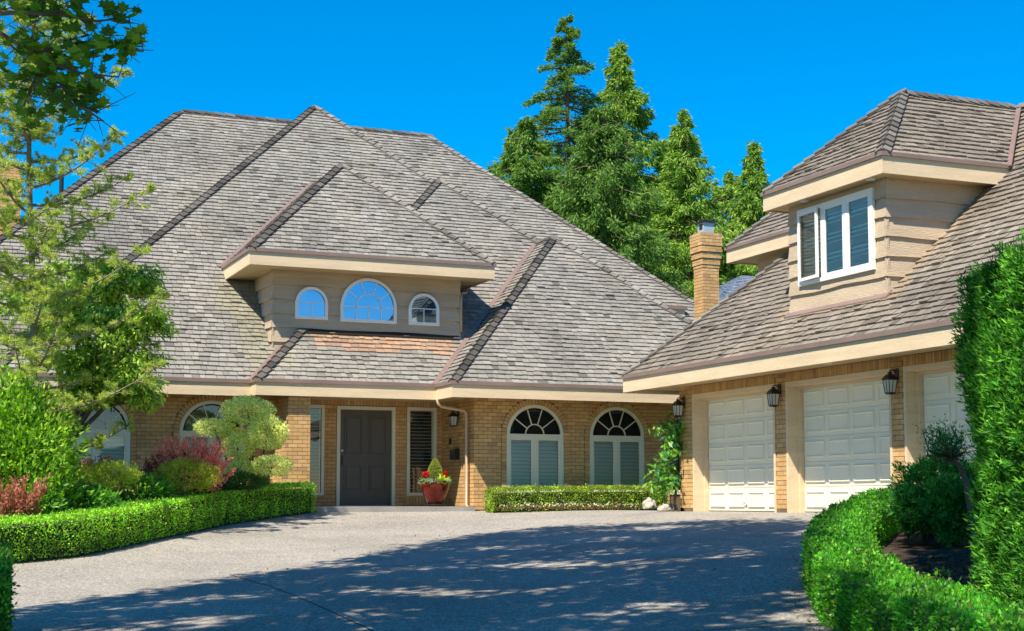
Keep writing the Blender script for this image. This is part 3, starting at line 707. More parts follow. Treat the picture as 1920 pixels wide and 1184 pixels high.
fl = MB(); fl.ab(19.83, 20.14, 34.08, 34.39, 7.22, 7.52); fl.obj('flue', M_galv, ch); fd = MB(); fd.ab(19.822, 19.829, 34.14, 34.3, 7.34, 7.48); fd.obj('flue_opening', M_dark, ch)
fc = MB(); fc.ab(19.78, 20.2, 34.03, 34.44, 7.52, 7.56); fc.obj('flue_cap', M_black, ch)
chimney(2.6, 45.6, 1.0, .9, 2, 10.0, H, False)
vp = MB(); vp.tube([(4.1, 39.5, 7.4), (4.1, 39.5, 8.75)], .06, 10); vp.obj('vent_pipe', M_black, H)

# ------------------------------------------------------------ garage
G = empty('garage', (16, 20, 0), 'tan brick three-door garage with shake roof and a window dormer', 'garage')
BG = Body(14.1, 23.76, 13.5, 27.58, ZE, MR); BW = Body(14.6, 26, 19.45, 22.96, 5.7, .92); BX = Body(16.3, 21.56, 20.5, 27.08, 5.46, .95)
BWc = Body(14.6, 26, 19.45, 22.96, 5.7, .92); BWc.clip = (14.92, 26, 19.8, 22.6); BXc = Body(16.3, 21.56, 20.5, 27.08, 5.46, .95); BXc.clip = (16.77, 21.1, 20.5, 26.6)
for b in (BG, BW, BX): b.deck(G)
def tint_g(x, y, z, f=0):
    c = np.array(shake_tint(x, y, z)) * np.array((.95, .88, .82)) * .92
    if f: c = c * .5 + np.array((.34, .25, .16)) * .5
    return tuple(c)
fg_ = lambda x, y, z: .5 if (14.3 < x < 15.1 and 19.4 < y < 23 and 3.35 < z) or (x > 15 and y < 19.8 and y > 19.55) else 0
PG = Pieces('wedge')
lay_shakes(PG, BG, 'l', [BWc, BXc], tintf=tint_g, fresh=fg_, wr=(.11, .25), gap=.014, margin=900); lay_shakes(PG, BG, 'f', [], tintf=tint_g, margin=1500); lay_shakes(PG, BW, 'l', [BG], tintf=tint_g); lay_shakes(PG, BW, 'f', [BG], tintf=tint_g)
lay_shakes(PG, BX, 'l', [BG], tintf=tint_g); PG.build(G, 'shingle', 'shingle_field', M_shake)
d = BG.D; zt = ZE + MR * d
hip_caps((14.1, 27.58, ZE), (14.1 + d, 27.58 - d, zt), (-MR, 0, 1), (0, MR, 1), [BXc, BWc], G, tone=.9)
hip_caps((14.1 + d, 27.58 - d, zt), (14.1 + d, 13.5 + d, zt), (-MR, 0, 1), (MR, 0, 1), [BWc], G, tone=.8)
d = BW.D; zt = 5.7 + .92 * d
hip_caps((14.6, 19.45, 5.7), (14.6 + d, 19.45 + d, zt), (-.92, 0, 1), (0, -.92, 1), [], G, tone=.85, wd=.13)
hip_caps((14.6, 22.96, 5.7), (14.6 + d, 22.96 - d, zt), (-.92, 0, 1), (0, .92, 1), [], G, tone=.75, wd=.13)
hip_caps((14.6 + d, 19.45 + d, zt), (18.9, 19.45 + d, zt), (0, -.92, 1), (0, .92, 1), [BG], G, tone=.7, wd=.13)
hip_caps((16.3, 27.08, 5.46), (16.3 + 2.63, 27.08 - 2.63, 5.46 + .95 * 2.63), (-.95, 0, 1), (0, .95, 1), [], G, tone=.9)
gv = [(14.1, 28 - .42), (14.1, 13.5)]
ge = [(20, 27.58), (14.1, 27.58), (14.1, 13.5), (20, 13.5)]
strip_rail(ge, 2.42, 2.695, -.045, 0, 'fascia', M_tan, G); strip_rail(ge, 2.695, 2.775, -.06, .035, 'gutter', M_flash, G)
m_ = MB(); m_.ab(14.15, 19, 13.55, 27.53, 2.485, 2.5); m_.obj('soffit', M_tan2, G)
we = [(20, 22.96), (14.6, 22.96), (14.6, 19.45), (17.25, 19.45)]
strip_rail(we, 5.40, 5.68, -.045, 0, 'fascia', M_tan, G); strip_rail(we, 5.68, 5.75, -.06, .035, 'gutter', M_flash, G)
m_ = MB(); m_.ab(14.65, 17.2, 19.5, 22.9, 5.42, 5.44); m_.obj('soffit', M_tan2, G)
xe = [(20, 27.08), (16.3, 27.08), (16.3, 22.0)]
strip_rail(xe, 5.17, 5.44, -.045, 0, 'fascia', M_tan, G); strip_rail(xe, 5.44, 5.50, -.06, .035, 'gutter', M_flash, G)
m_ = MB(); m_.ab(16.35, 20, 21, 27.03, 5.19, 5.21); m_.obj('soffit', M_tan2, G)
m_ = MB(); m_.ab(16.77, 20.5, 22, 26.61, 3.0, 5.45); m_.obj('dormer_wall', M_siding, G)
m_ = MB(); m_.ab(14.95, 20, 19.83, 22.57, 2.9, 5.65); m_.obj('dormer_wall', M_siding, G)
FGd = Fr((14.92, 0, 0), (0, -1, 0), (-1, 0, 0)); FGs = Fr((0, 19.8, 0), (1, 0, 0), (0, -1, 0))
siding(FGd, -22.6, -19.765, 3.5, 5.42, .32, G); siding(FGs, 14.886, 18.5, 3.5, 5.42, .32, G)
ap = MB(); ap.box((14.80, 19.7, 3.41), (.13, 0, .1235), (0, 2.95, 0), (-.008, 0, .040)); ap.obj('valley_flashing', M_flash, G)
flashing((17.13, 19.45, 5.68), (18.8, 21.05, 7.22), (0, -1, 0), .12, (-MR, 0, 1), G)
# soffit lights
for x, y, z in ((14.76, 19.98, 5.405), (14.76, 21.9, 5.405), (14.5, 17.9, 2.47), (14.5, 20.9, 2.47), (14.5, 24.4, 2.47)):
    m_ = MB(); m_.lathe((x, y, z), [(.001, -.006), (.075, -.006), (.085, .02)], 16); m_.obj('soffit_light', M_white, G, smooth=False)
# window in the dormer: three casements
f = MB(); n0, n1 = .03, .085
a0, a1, zb, zt_ = -22.24, -20.06, 3.95, 5.3
for q in ((a0, a0 + .07, zb, zt_), (a1 - .07, a1, zb, zt_), (a0 + .07, a1 - .07, zb, zb + .07), (a0 + .07, a1 - .07, zt_ - .07, zt_)): FGd.box(f, *q, n0, n1)
w3 = (a1 - a0 - .14) / 3
for i in (1, 2): FGd.box(f, a0 + .07 + i * w3 - .04, a0 + .07 + i * w3 + .04, zb + .07, zt_ - .07, n0, n1)
GW = f.obj('window', M_white, G)
for i in range(3):
    a = a0 + .07 + i * w3 + (.04 if i else 0); b = a0 + .07 + (i + 1) * w3 - (.04 if i < 2 else 0)
    F = FGd
    if i == 0:       # the far casement stands ajar, hinged at its far side
        t_ = R(4); Rv = FGd.R * math.cos(t_) + FGd.N * math.sin(t_); Nv = FGd.N * math.cos(t_) - FGd.R * math.sin(t_); F = Fr(FGd.p(a, 0, .085) - Rv * a, Rv, Nv)
        m0 = .0
    else: m0 = .045
    s_ = MB(); t = .055
    for q in ((a, a + t, zb + .07, zt_ - .07), (b - t, b, zb + .07, zt_ - .07), (a + t, b - t, zb + .07, zb + .07 + t), (a + t, b - t, zt_ - .07 - t, zt_ - .07)): F.box(s_, *q, m0, m0 + .035)
    sh = s_.obj('sash', M_white, GW); g = MB(); g.poly([F.p(a + t, zb + .12, m0 + .018), F.p(b - t, zb + .12, m0 + .018), F.p(b - t, zt_ - .12, m0 + .018), F.p(a + t, zt_ - .12, m0 + .018)]); g.obj('pane', M_glass, GW)
    slats(FGd, a + .03, b - .03, zb + .1, zt_ - .1, .068, .030, GW, .5, M_slat)
# garage walls, piers and doors
UG = 14.94; FG_ = Fr((UG, 0, 0), (0, -1, 0), (-1, 0, 0)); PBG = Pieces('box')
doors = ((-26.18, -23.19), (-22.83, -19.79), (-19.47, -16.43))
mortar_wall(FG_, rectpts(-26.72, -14.3, -.1, 2.49), [rectpts(a, b, -.05, 2.31) for a, b in doors], G, .29)
brick_rows(PBG, FG_, -26.728, -14.3, .05, 2.49, [rect_hole(a - .002, b + .002, -1, 3) for a, b in doors])
for a, b in doors: soldiers(PBG, FG_, a, b, 2.315, 2.485)
mf = MB(); FG_.box(mf, -26.72, -26.2, -.06, .045, -.02, .0); 
FGf = Fr((0, 26.72, 0), (-1, 0, 0), (0, 1, 0)); mortar_wall(FGf, rectpts(-23, -UG, -.1, 2.49), [], G)
FGn = Fr((0, 14.3, 0), (1, 0, 0), (0, -1, 0)); mortar_wall(FGn, rectpts(UG, 23, -.1, 2.49), [], G)
PBG.build(G, 'brick', 'brickwork', M_brick)
for k_, (a, b) in enumerate(doors):
    j = MB()
    for q in ((a, a + .055, -.04, 2.31), (b - .055, b, -.04, 2.31)): FG_.box(j, *q, -.294, .018)
    FG_.box(j, a + .055, b - .055, 2.225, 2.31, -.294, .018)
    FG_.box(j, a + .055, a + .10, -.04, 2.225, -.294, -.20); FG_.box(j, b - .10, b - .055, -.04, 2.225, -.294, -.20); FG_.box(j, a + .1, b - .1, 2.185, 2.225, -.294, -.20)
    j.obj('door_jamb', M_tan, G)
    d0, d1 = a + .08, b - .08; dz = 2.205; n = 5
    bk = MB(); FG_.box(bk, d0, d1, .0, dz, -.34, -.31); D = bk.obj('garage_door', M_gdoor, G)
    for i in range(n):
        z0 = i * dz / n; z1 = (i + 1) * dz / n; sct = MB(); FG_.box(sct, d0, d1, z0 + .006, z1 - .006, -.31, -.298); sct.obj('door_section', M_gdoor, D, bevel=.003)
        pw = (d1 - d0) / 4
        for c in range(4):
            p0, p1 = d0 + c * pw + .06, d0 + (c + 1) * pw - .06; q0, q1 = z0 + .075, z1 - .075
            m_ = MB()
            e = .035; c8 = []
            for (r, z) in ((p0, q0), (p1, q0), (p1, q1), (p0, q1)): c8.append(FG_.p(r, z, -.298))
            for (r, z) in ((p0 + .012, q0 + .012), (p1 - .012, q0 + .012), (p1 - .012, q1 - .012), (p0 + .012, q1 - .012)): c8.append(FG_.p(r, z, -.270))
            for (r, z) in ((p0 + .022, q0 + .022), (p1 - .022, q0 + .022), (p1 - .022, q1 - .022), (p0 + .022, q1 - .022)): c8.append(FG_.p(r, z, -.270))
            for (r, z) in ((p0 + e, q0 + e), (p1 - e, q0 + e), (p1 - e, q1 - e), (p0 + e, q1 - e)): c8.append(FG_.p(r, z, -.288))
            m_.v = c8; m_.f = [(l * 4 + s, l * 4 + (s + 1) % 4, l * 4 + 4 + (s + 1) % 4, l * 4 + 4 + s) for l in range(3) for s in range(4)] + [(12, 13, 14, 15)]
            m_.obj('panel', M_gdoor, D)
    hd = MB(); cx = (d0 + d1) / 2 + .27 * 0; hd.tube([FG_.p(cx - .06, .16, -.298), FG_.p(cx - .06, .16, -.25), FG_.p(cx + .06, .16, -.25), FG_.p(cx + .06, .16, -.298)], .009); FG_.box(hd, cx - .02, cx + .02, .09, .13, -.298, -.28); hd.obj('door_handle', M_galv, D)
flush_caps()

# ------------------------------------------------------------ leaves
def unitv(a): return a / (np.linalg.norm(a, axis=-1, keepdims=True) + 1e-9)
def leaf_arrays(P, A, ln, wd, cup=0.0):
    """rhombic leaves at P along A"""
    n = len(P); A = unitv(A); Rr = unitv(rng.normal(size=(n, 3))); B = unitv(np.cross(A, Rr)); N = np.cross(A, B)
    ln = np.broadcast_to(ln, n)[:, None]; wd = np.broadcast_to(wd, n)[:, None]
    V = np.stack([P, P + A * ln * .45 + B * wd * .5 + N * cup * ln, P + A * ln, P + A * ln * .45 - B * wd * .5 + N * cup * ln], 1)
    return V
def leaf_obj(name, V, T, m, parent=None, kind='stuff'):
    V = V.reshape(-1, 4, 3); Q = np.arange(len(V) * 4).reshape(-1, 4)
    o = put(bpy.data.objects.new(name, npmesh(name, V, Q, m, T)), parent); o.color = (0, 0, 0, 1)
    if kind: o['kind'] = kind
    return o
def tints(n, cols, wts=None, jit=.18):
    cols = np.array(cols); i = rng.choice(len(cols), n, p=wts); return np.clip(cols[i] * 1.2 * (1 + rng.uniform(-jit, jit, (n, 1))), 0, 1)
def blob(c, rad, n, ln, wd, up=.3, thick=.35, lump=.22, seed=0, out=.8, flat=0):
    d = unitv(rng.normal(size=(n, 3)))
    if flat: d[:, 2] = np.where(d[:, 2] < -.25, -d[:, 2] * .6, d[:, 2])
    ph = seed * 1.7
    lum = 1 + lump * (np.sin(d[:, 0] * 5.1 + ph) * np.sin(d[:, 1] * 4.3 + 2 * ph) + .7 * np.sin(d[:, 2] * 7 + ph + d[:, 0] * 6) * np.cos(d[:, 1] * 8 - ph) + .35 * np.sin(d[:, 0] * 15 + ph) * np.sin(d[:, 2] * 14 - ph))
    r = (1 - thick * rng.random(n) ** 1.6) * lum
    P = np.array(c) + d * r[:, None] * np.array(rad)
    A = d * out + rng.normal(size=(n, 3)) * .5; A[:, 2] += up
    return leaf_arrays(P, A, ln * rng.uniform(.7, 1.25, n), wd * rng.uniform(.7, 1.2, n))
def shrub(name, label, cat, c, rad, n, ln, wd, cols, m=None, group=None, seed=0, up=.3, thick=.35, lump=.22, wts=None, stems=True, core=.62, parts=None):
    gz = float(ground(c[0], c[1])); t = empty(name, (c[0], c[1], gz), label, cat, group)
    Vs = []
    for q in (parts or [(c, rad)]):
        k = int(n * (q[1][0] * q[1][2]) / sum(p[1][0] * p[1][2] for p in (parts or [(c, rad)]))); Vs.append(blob(q[0], q[1], k, ln, wd, up, thick, lump, seed)); seed += 1.3
    V = np.concatenate(Vs); leaf_obj('foliage', V, tints(len(V), cols, wts), m or M_leaf, t)
    if stems:
        mb = MB()
        for q in (parts or [(c, rad)]):
            for i in range(5):
                a = random.uniform(0, 6.3); e = np.array(q[0]) + np.array(q[1]) * np.array([.5 * math.cos(a), .5 * math.sin(a), random.uniform(-.2, .4)])
                b0 = np.array([c[0] + random.uniform(-.08, .08), c[1] + random.uniform(-.08, .08), gz]); mb.tube([b0, .5 * (b0 + e) + np.array([random.uniform(-.1, .1), random.uniform(-.1, .1), 0]), e], [.022, .016, .007], 5)
        mb.obj('stem', M_bark, t)
    return t
G1 = [(.085, .20, .018), (.12, .26, .025), (.05, .125, .018), (.16, .30, .04)]
# ---- clipped hedges
def hedge(label, pts, w, h, n, ln, wd, cols, group=None, m=None, wts=None, seed=0, zf=None, name='clipped_hedge', up=.35, spray=False, lump=.03, lean=0):
    pts = np.array(pts, float); seg = np.diff(pts, axis=0); sl = np.hypot(seg[:, 0], seg[:, 1]); cum = np.concatenate([[0], np.cumsum(sl)]); Lh = cum[-1]
    def pos(s):
        i = np.clip(np.searchsorted(cum, s) - 1, 0, len(seg) - 1); t = (s - cum[i]) / sl[i]; p = pts[i] + seg[i] * t[:, None]
        # smoothed direction
        j = np.clip(i + 1, 0, len(seg) - 1); k = np.clip(i - 1, 0, len(seg) - 1)
        a = seg / sl[:, None]; dd = np.where(t[:, None] > .5, a[i] * (1.5 - t[:, None]) + a[j] * (t[:, None] - .5), a[i] * (.5 + t[:, None]) + a[k] * (.5 - t[:, None])); dd = unitv(dd)
        return p, np.stack([dd[:, 1], -dd[:, 0]], 1), dd
    zf = zf or ground
    t = empty(name, (*pts[len(pts) // 2], float(zf(*pts[len(pts) // 2]))), label, 'hedge', group)
    # sample the top, both sides and the ends
    per = w + 2 * h; n1 = n
    s = rng.uniform(0, Lh, n1); q = rng.uniform(0, per, n1); p, nr, dd = pos(s)
    bump = 1 + lump * np.sin(s * 3.1 + seed) + lump * .8 * np.sin(s * 7.7 + q * 3 + seed)
    top = (q > h) & (q < h + w); sd = np.where(q <= h, -1., 1.)
    off = np.where(top, (q - h - w / 2), sd * w / 2 * (1.0)); zz = np.where(top, h, np.where(q <= h, q, per - q))
    # rounded shoulders
    sh = np.minimum(1, (h - zz) / .09 + .35); off = np.where(top, off, off * (.9 + .1 * np.clip(sh, 0, 1)))
    dep = rng.random(n1) ** 2 * .07; off2 = np.where(top, off, off * (1 - dep / w * 2)) * bump; z2 = np.where(top, zz - dep, zz) * (1 + .5 * (bump - 1))
    P = np.stack([p[:, 0] + nr[:, 0] * off2, p[:, 1] + nr[:, 1] * off2, np.zeros(n1)], 1); P[:, 2] = zf(p[:, 0], p[:, 1]) + .02 + z2
    out = np.where(top[:, None], np.array([0, 0, 1.]), np.stack([nr[:, 0] * sd, nr[:, 1] * sd, np.full(n1, .25)], 1))
    # ends
    n2 = int(n * w / (per * Lh) * h * 1.6) + 20; Pe = []; Oe = []
    for e, sg in ((0., -1), (Lh, 1)):
        pe, ne, de = pos(np.full(n2, min(max(e, 1e-4), Lh - 1e-4))); o_ = rng.uniform(-w / 2, w / 2, n2); z_ = rng.uniform(0, h, n2)
        X = pe + ne * o_[:, None] + de * sg * (rng.random(n2)[:, None] * -.05 + .05 * np.cos(o_ / w * 3)[:, None]); Pe.append(np.column_stack([X, zf(pe[:, 0], pe[:, 1]) + z_])); Oe.append(np.column_stack([de * sg, np.full(n2, .25)]))
    P = np.concatenate([P] + Pe); out = np.concatenate([out] + Oe); N_ = len(P)
    P = P + out * ((rng.random(N_) < .035) * rng.random(N_) * .06 + rng.normal(size=N_) * .008)[:, None]
    A = out * .8 + rng.normal(size=(N_, 3)) * .55; A[:, 2] += up
    V = leaf_arrays(P, A, ln * rng.uniform(.6, 1.3, N_), wd * rng.uniform(.7, 1.2, N_)); T = tints(N_, cols, wts)
    gn = np.sin(P[:, 0] * 9 + P[:, 2] * 5 + seed) * np.sin(P[:, 1] * 8 - P[:, 2] * 7) + .6 * np.sin(P[:, 0] * 19 + P[:, 1] * 23 + P[:, 2] * 17)
    T = np.clip(T * (1 + .28 * gn)[:, None] * np.where(gn > .6, 1.25, 1)[:, None] * np.array([1, 1, 1.]), 0, 1); dead = rng.random(N_) < .02; T[dead] = (.20, .13, .05)
    leaf_obj('foliage', V, T, m or M_shiny, t)
    # woody inside
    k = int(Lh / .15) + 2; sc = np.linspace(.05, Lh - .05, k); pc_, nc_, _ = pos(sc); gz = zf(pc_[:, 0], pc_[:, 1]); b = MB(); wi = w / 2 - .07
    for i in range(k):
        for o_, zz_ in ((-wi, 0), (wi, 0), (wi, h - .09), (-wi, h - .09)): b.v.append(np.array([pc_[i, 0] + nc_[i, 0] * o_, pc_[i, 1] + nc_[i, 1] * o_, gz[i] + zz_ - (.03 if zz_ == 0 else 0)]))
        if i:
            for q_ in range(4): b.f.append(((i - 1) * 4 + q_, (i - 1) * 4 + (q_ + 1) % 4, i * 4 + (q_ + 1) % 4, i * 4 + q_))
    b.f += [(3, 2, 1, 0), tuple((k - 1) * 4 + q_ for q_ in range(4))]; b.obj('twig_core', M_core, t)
    return t
def offs(pl, o):
    pl = np.array(pl, float); out = []
    for i in range(len(pl)):
        d = pl[min(i + 1, len(pl) - 1)] - pl[max(i - 1, 0)]; d /= np.hypot(*d); out.append(pl[i] + np.array([d[1], -d[0]]) * o)
    return out
box_g = [(.20, .44, .025), (.28, .54, .03), (.12, .30, .02), (.38, .62, .06)]
hedge('low box hedge with clipped flat top curving along the paving below the planted bed', offs(LH, .38), .72, .58, 60000, .036, .026, box_g, m=M_shiny, seed=1, lump=.025)
hedge('low glossy clipped hedge curving round the mulched bed beside the tall conifer hedge', offs(RH, -.31), .60, .47, 68000, .032, .023, [(.06, .25, .014), (.10, .32, .018), (.035, .16, .012), (.19, .40, .035)], wts=[.35, .3, .2, .15], seed=3, lump=.04)
hedge('straight low box hedge clipped square under the two full arched windows', [(12.25, 30.35), (16.5, 30.35)], .44, .50, 22000, .034, .024, [(.28, .38, .05), (.19, .29, .03), (.38, .48, .09), (.11, .18, .02)], seed=5, m=M_leaf)
# tall conifer hedge: vertical sprays
def sprays(P, out, n_per, ln, wd, spread, drop=.0, upw=.6):
    n = len(P); k = n_per; c = np.repeat(P, k, 0) + rng.normal(size=(n * k, 3)) * spread; A = np.repeat(out, k, 0) * .8 + rng.normal(size=(n * k, 3)) * .6; A[:, 2] += upw - drop
    return leaf_arrays(c, A, ln * rng.uniform(.6, 1.3, n * k), wd * rng.uniform(.7, 1.3, n * k))
def tall_hedge(label, corners, h, n, cols, wts, base=None):
    """convex plan polygon"""
    cs = np.array(corners, float); k = len(cs); c0 = cs.mean(0); t = empty('conifer_hedge', (*c0, float(ground(*c0))), label, 'hedge')
    P = []; O = []
    for i in range(k):
        a, b = cs[i], cs[(i + 1) % k]; L_ = np.hypot(*(b - a)); m = int(n * L_ / 4); s = rng.random(m); z = rng.random(m) * h; nr = np.array([b[1] - a[1], a[0] - b[0]]) / L_
        bul = .035 * np.sin(z * 2.3 + i) + .03 * np.sin(z * 5 + s * L_ * 4 + i) + .03 * np.sin(s * L_ * 9 + z * 3)
        p = a + (b - a) * s[:, None] + nr * bul[:, None] - nr * (rng.random(m) ** 2 * .10)[:, None]; P.append(np.column_stack([p, ground(p[:, 0], p[:, 1]) + z])); O.append(np.tile([*nr, .2], (m, 1)))
    m = int(n * .25); u = rng.dirichlet(np.ones(k), m); p = u @ cs; P.append(np.column_stack([p, np.full(m, float(ground(*c0)) + h) + .04 * np.sin(p[:, 0] * 6)])); O.append(np.tile([0, 0, 1.], (m, 1)))
    P = np.concatenate(P); O = np.concatenate(O)
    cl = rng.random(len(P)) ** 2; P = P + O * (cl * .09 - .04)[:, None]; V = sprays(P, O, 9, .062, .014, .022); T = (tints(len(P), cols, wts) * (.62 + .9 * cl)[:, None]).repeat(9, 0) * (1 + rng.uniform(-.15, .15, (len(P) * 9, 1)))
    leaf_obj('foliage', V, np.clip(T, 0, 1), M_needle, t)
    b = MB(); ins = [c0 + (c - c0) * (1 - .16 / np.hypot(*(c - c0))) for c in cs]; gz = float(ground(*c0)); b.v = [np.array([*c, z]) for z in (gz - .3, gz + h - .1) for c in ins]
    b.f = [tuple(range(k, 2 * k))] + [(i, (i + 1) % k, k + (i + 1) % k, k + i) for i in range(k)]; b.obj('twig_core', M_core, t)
    return t
cedar_c = [(.045, .17, .015), (.08, .24, .02), (.02, .09, .012), (.14, .34, .03)]
q = [S(3.60, 10.5)[:2], S(3.59, 11.2)[:2], S(3.66, 11.9)[:2], S(6.2, 12.9)[:2], S(6.4, 10.6)[:2], S(3.98, 9.8)[:2]][::-1]
tall_hedge('tall dense clipped conifer hedge rising like a wall in front of the third garage door', q, 2.74, 13000, cedar_c, [.3, .3, .25, .15])
q = [S(-4.55, 13.35)[:2], S(-4.62, 12.2)[:2], S(-6.2, 11.5)[:2], S(-6.4, 13.9)[:2]]
hedge('dark clipped end of a conifer hedge that just enters at the edge of the paving', [S(-4.80, 13.7)[:2], S(-4.33, 12.2)[:2], S(-3.85, 10.8)[:2]], .5, .78, 9000, .04, .02, cedar_c, seed=9, m=M_needle, name='conifer_hedge')

# ------------------------------------------------------------ conifers behind the houses
def conifer(label, x, y, H_, Rb, n, cols, kind='cedar', top_open=.0, group=None, seed=0, z0=None, wts=None, name='conifer_tree', base_t=.05, prof=.8):
    z0 = float(ground(x, y)) if z0 is None else z0; t = empty(name, (x, y, z0), label, 'tree', group); loc = np.random.default_rng(seed)
    tr = MB(); tr.tube([(x, y, z0 - .3), (x + .1, y, z0 + H_ * .5), (x, y + .1, z0 + H_ * .97)], [H_ * .018, H_ * .010, .03], 8)
    lv = []; al = []; sz = []
    nb = 380 if kind == 'cedar' else 240
    for i in range(nb):
        f = base_t + (1 - base_t) * (i + loc.random()) / nb
        if f > .995: continue
        zz = z0 + H_ * f; a = loc.uniform(0, 2 * math.pi); r = Rb * ((1 - f) ** prof) * loc.uniform(.55, 1.15) + .06
        if kind == 'spruce': r *= loc.uniform(.65, 1.2)
        d = np.array([math.cos(a), math.sin(a), 0]); m = max(8, int(n / nb * (.25 + 1.5 * r / Rb)))
        s = loc.random(m) ** .6; side = np.array([-d[1], d[0], 0]); wsp = r * (.22 if kind == 'cedar' else .16) * (1.15 - s)
        o = loc.normal(size=m) * wsp
        dr = (-.30 * s ** 2 + .12 * s) * r if kind == 'spruce' else (-.45 * s + .22 * s ** 3) * r
        P = np.array([x, y, zz]) + d * (r * s)[:, None] + side * o[:, None]; P[:, 2] += dr + loc.normal(size=m) * .08 - (loc.random(m) * .35 * (r / 2) if kind == 'cedar' else 0)
        if kind == 'cedar': A = np.column_stack([d[0] * .6 + loc.normal(size=m) * .4, d[1] * .6 + loc.normal(size=m) * .4, -.55 + loc.normal(size=m) * .4])
        else: A = np.tile(d, (m, 1)) + side * (np.sign(o) * .8)[:, None] + loc.normal(size=(m, 3)) * .3
        lv.append(P); al.append(A)
        if kind == 'spruce' or i % 3 == 0: tr.tube([(x, y, zz), np.array([x, y, zz]) + d * r * .55 + np.array([0, 0, dr.min() * .3]), np.array([x, y, zz]) + d * r * .9 + np.array([0, 0, dr.min() * .8])], [.05, .03, .012], 4, False)
    P = np.concatenate(lv); A = np.concatenate(al); N_ = len(P)
    L_ = (.27 if kind == 'cedar' else .195) * rng.uniform(.6, 1.3, N_); W_ = (.062 if kind == 'cedar' else .066) * rng.uniform(.7, 1.3, N_)
    tr.obj('trunk', M_bark, t); leaf_obj('crown', leaf_arrays(P, A, L_, W_), tints(N_, cols, wts, .22), M_needle, t); return t
sp_c = [(.10, .19, .05), (.14, .25, .055), (.065, .13, .04), (.19, .29, .07)]
ce_c = [(.135, .25, .037), (.20, .325, .042), (.07, .155, .03), (.29, .40, .065)]
gC = 'conifers rising behind the two houses'
def bt(lat, dep): a = S(lat, dep, 0); return a[0], a[1]
conifer('tallest conifer, an open dark spruce with a ragged leaning tip', *bt(2.61, 69.6), 23.2, 7.7, 120000, sp_c, 'spruce', group=gC, seed=1, prof=.8, wts=[.35, .3, .25, .1])
conifer('broad yellow-green cedar with a pointed top, just beside the tallest spruce', *bt(5.16, 70.8), 22.3, 7.9, 190000, ce_c, group=gC, seed=2, prof=.85)
conifer('slender bright cedar between the broad cedar and the small lone one', *bt(8.00, 68.4), 18.3, 5.6, 110000, ce_c, group=gC, seed=3, prof=.82)
conifer('small lone cedar tip standing clear next to the garage dormer roof', *bt(11.14, 68.4), 16.8, 4.4, 80000, ce_c, group=gC, seed=4, prof=.8)
conifer('bushy cedar filling the slope edge of the big roof below the spruce', *bt(0.64, 66.1), 17.4, 6.3, 110000, [(.12, .22, .035), (.16, .27, .04), (.075, .15, .03)], group=gC, seed=5, prof=.6)
conifer('short dark cedar directly behind the brick chimney', *bt(11.03, 74.0), 16.7, 5.9, 80000, ce_c, group=gC, seed=6, prof=.6)
conifer('mid-height cedar filling the gap under the broad cedar', *bt(3.83, 62.6), 16.9, 6.5, 110000, [(.10, .19, .035), (.145, .245, .04), (.06, .125, .028)], group=gC, seed=7, prof=.6)
conifer('low cedar behind the roof hip beside the chimney', *bt(7.96, 74.0), 18.2, 7.0, 90000, ce_c, group=gC, seed=8, prof=.6)
# neighbouring slate roof
NB = empty('neighbouring_house', (33, 52, 0), 'neighbouring house of which a blue-grey slate roof slope shows behind the chimney', 'house')
BN = Body(25.2, 44, 45.5, 60, 4.95, .62); BN.deck(NB, m=M_slate); PN = Pieces('wedge')
def tint_n(x, y, z, f=0): return shade((.19, .23, .30), random.uniform(.75, 1.25))
lay_shakes(PN, BN, 'f', [], exp=.17, tintf=tint_n, margin=20); lay_shakes(PN, BN, 'l', [], exp=.17, tintf=tint_n, margin=20); PN.build(NB, 'shingle', 'shingle_field', M_slate, 0)
mb = MB(); mb.ab(25.9, 43.5, 46.2, 59.5, -.1, 4.93); mb.obj('wall', M_stucco, NB)

# ------------------------------------------------------------ pine at the edge
def pine(label, x, y, H_):
    z0 = float(ground(x, y)); t = empty('pine_tree', (x, y, z0), label, 'tree'); tr = MB()
    tp = lambda f: np.array([x + .10 * math.sin(f * 7), y + .1 * math.cos(f * 5), z0 + H_ * f])
    tr.tube([tp(i / 12) for i in range(13)], [.075 - .06 * i / 12 for i in range(13)], 8)
    P, A = [], []
    for i in range(64):
        f = .12 + .86 * i / 64; o = tp(f); a = i * 2.4 + random.uniform(-.4, .4); r = (2.3 * (1 - f) ** .5 + .3) * random.uniform(.6, 1.05); d = np.array([math.cos(a), math.sin(a), 0])
        k = 7; br = [o + d * r * s + np.array([0, 0, r * (.05 * s + .35 * s * s)]) for s in np.linspace(0, 1, k)]; tr.tube(br, [.03 - .024 * j / (k - 1) for j in range(k)], 5, False)
        for j in range(1, k):
            for h in range(5):
                e = br[j] + np.array([random.uniform(-1, 1), random.uniform(-1, 1), random.uniform(-.3, .6)]) * .24 * (1.2 if j < k - 1 else .7)
                tr.tube([br[j], e], [.010, .004], 4, False)
                ax = unitv(e - br[j] + d * .05)
                for g_ in range(3):
                    c = br[j] + (e - br[j]) * (.5 + .3 * g_); n = 34; q = unitv(rng.normal(size=(n, 3)) * .75 + ax * .9); P.append(np.tile(c, (n, 1))); A.append(q)
    P = np.concatenate(P); A = np.concatenate(A); n = len(P)
    tr.obj('trunk', M_barkg, t); leaf_obj('crown', leaf_arrays(P, A, .095 * rng.uniform(.7, 1.2, n), .009), tints(n, [(.32, .41, .08), (.46, .50, .11), (.17, .27, .07), (.52, .44, .10)], [.4, .25, .25, .1]), M_needle, t)
p_ = S(-8.15, 25.2); pine('airy young pine with a slim straight trunk and tufts of long needles', p_[0], p_[1], 11.0)

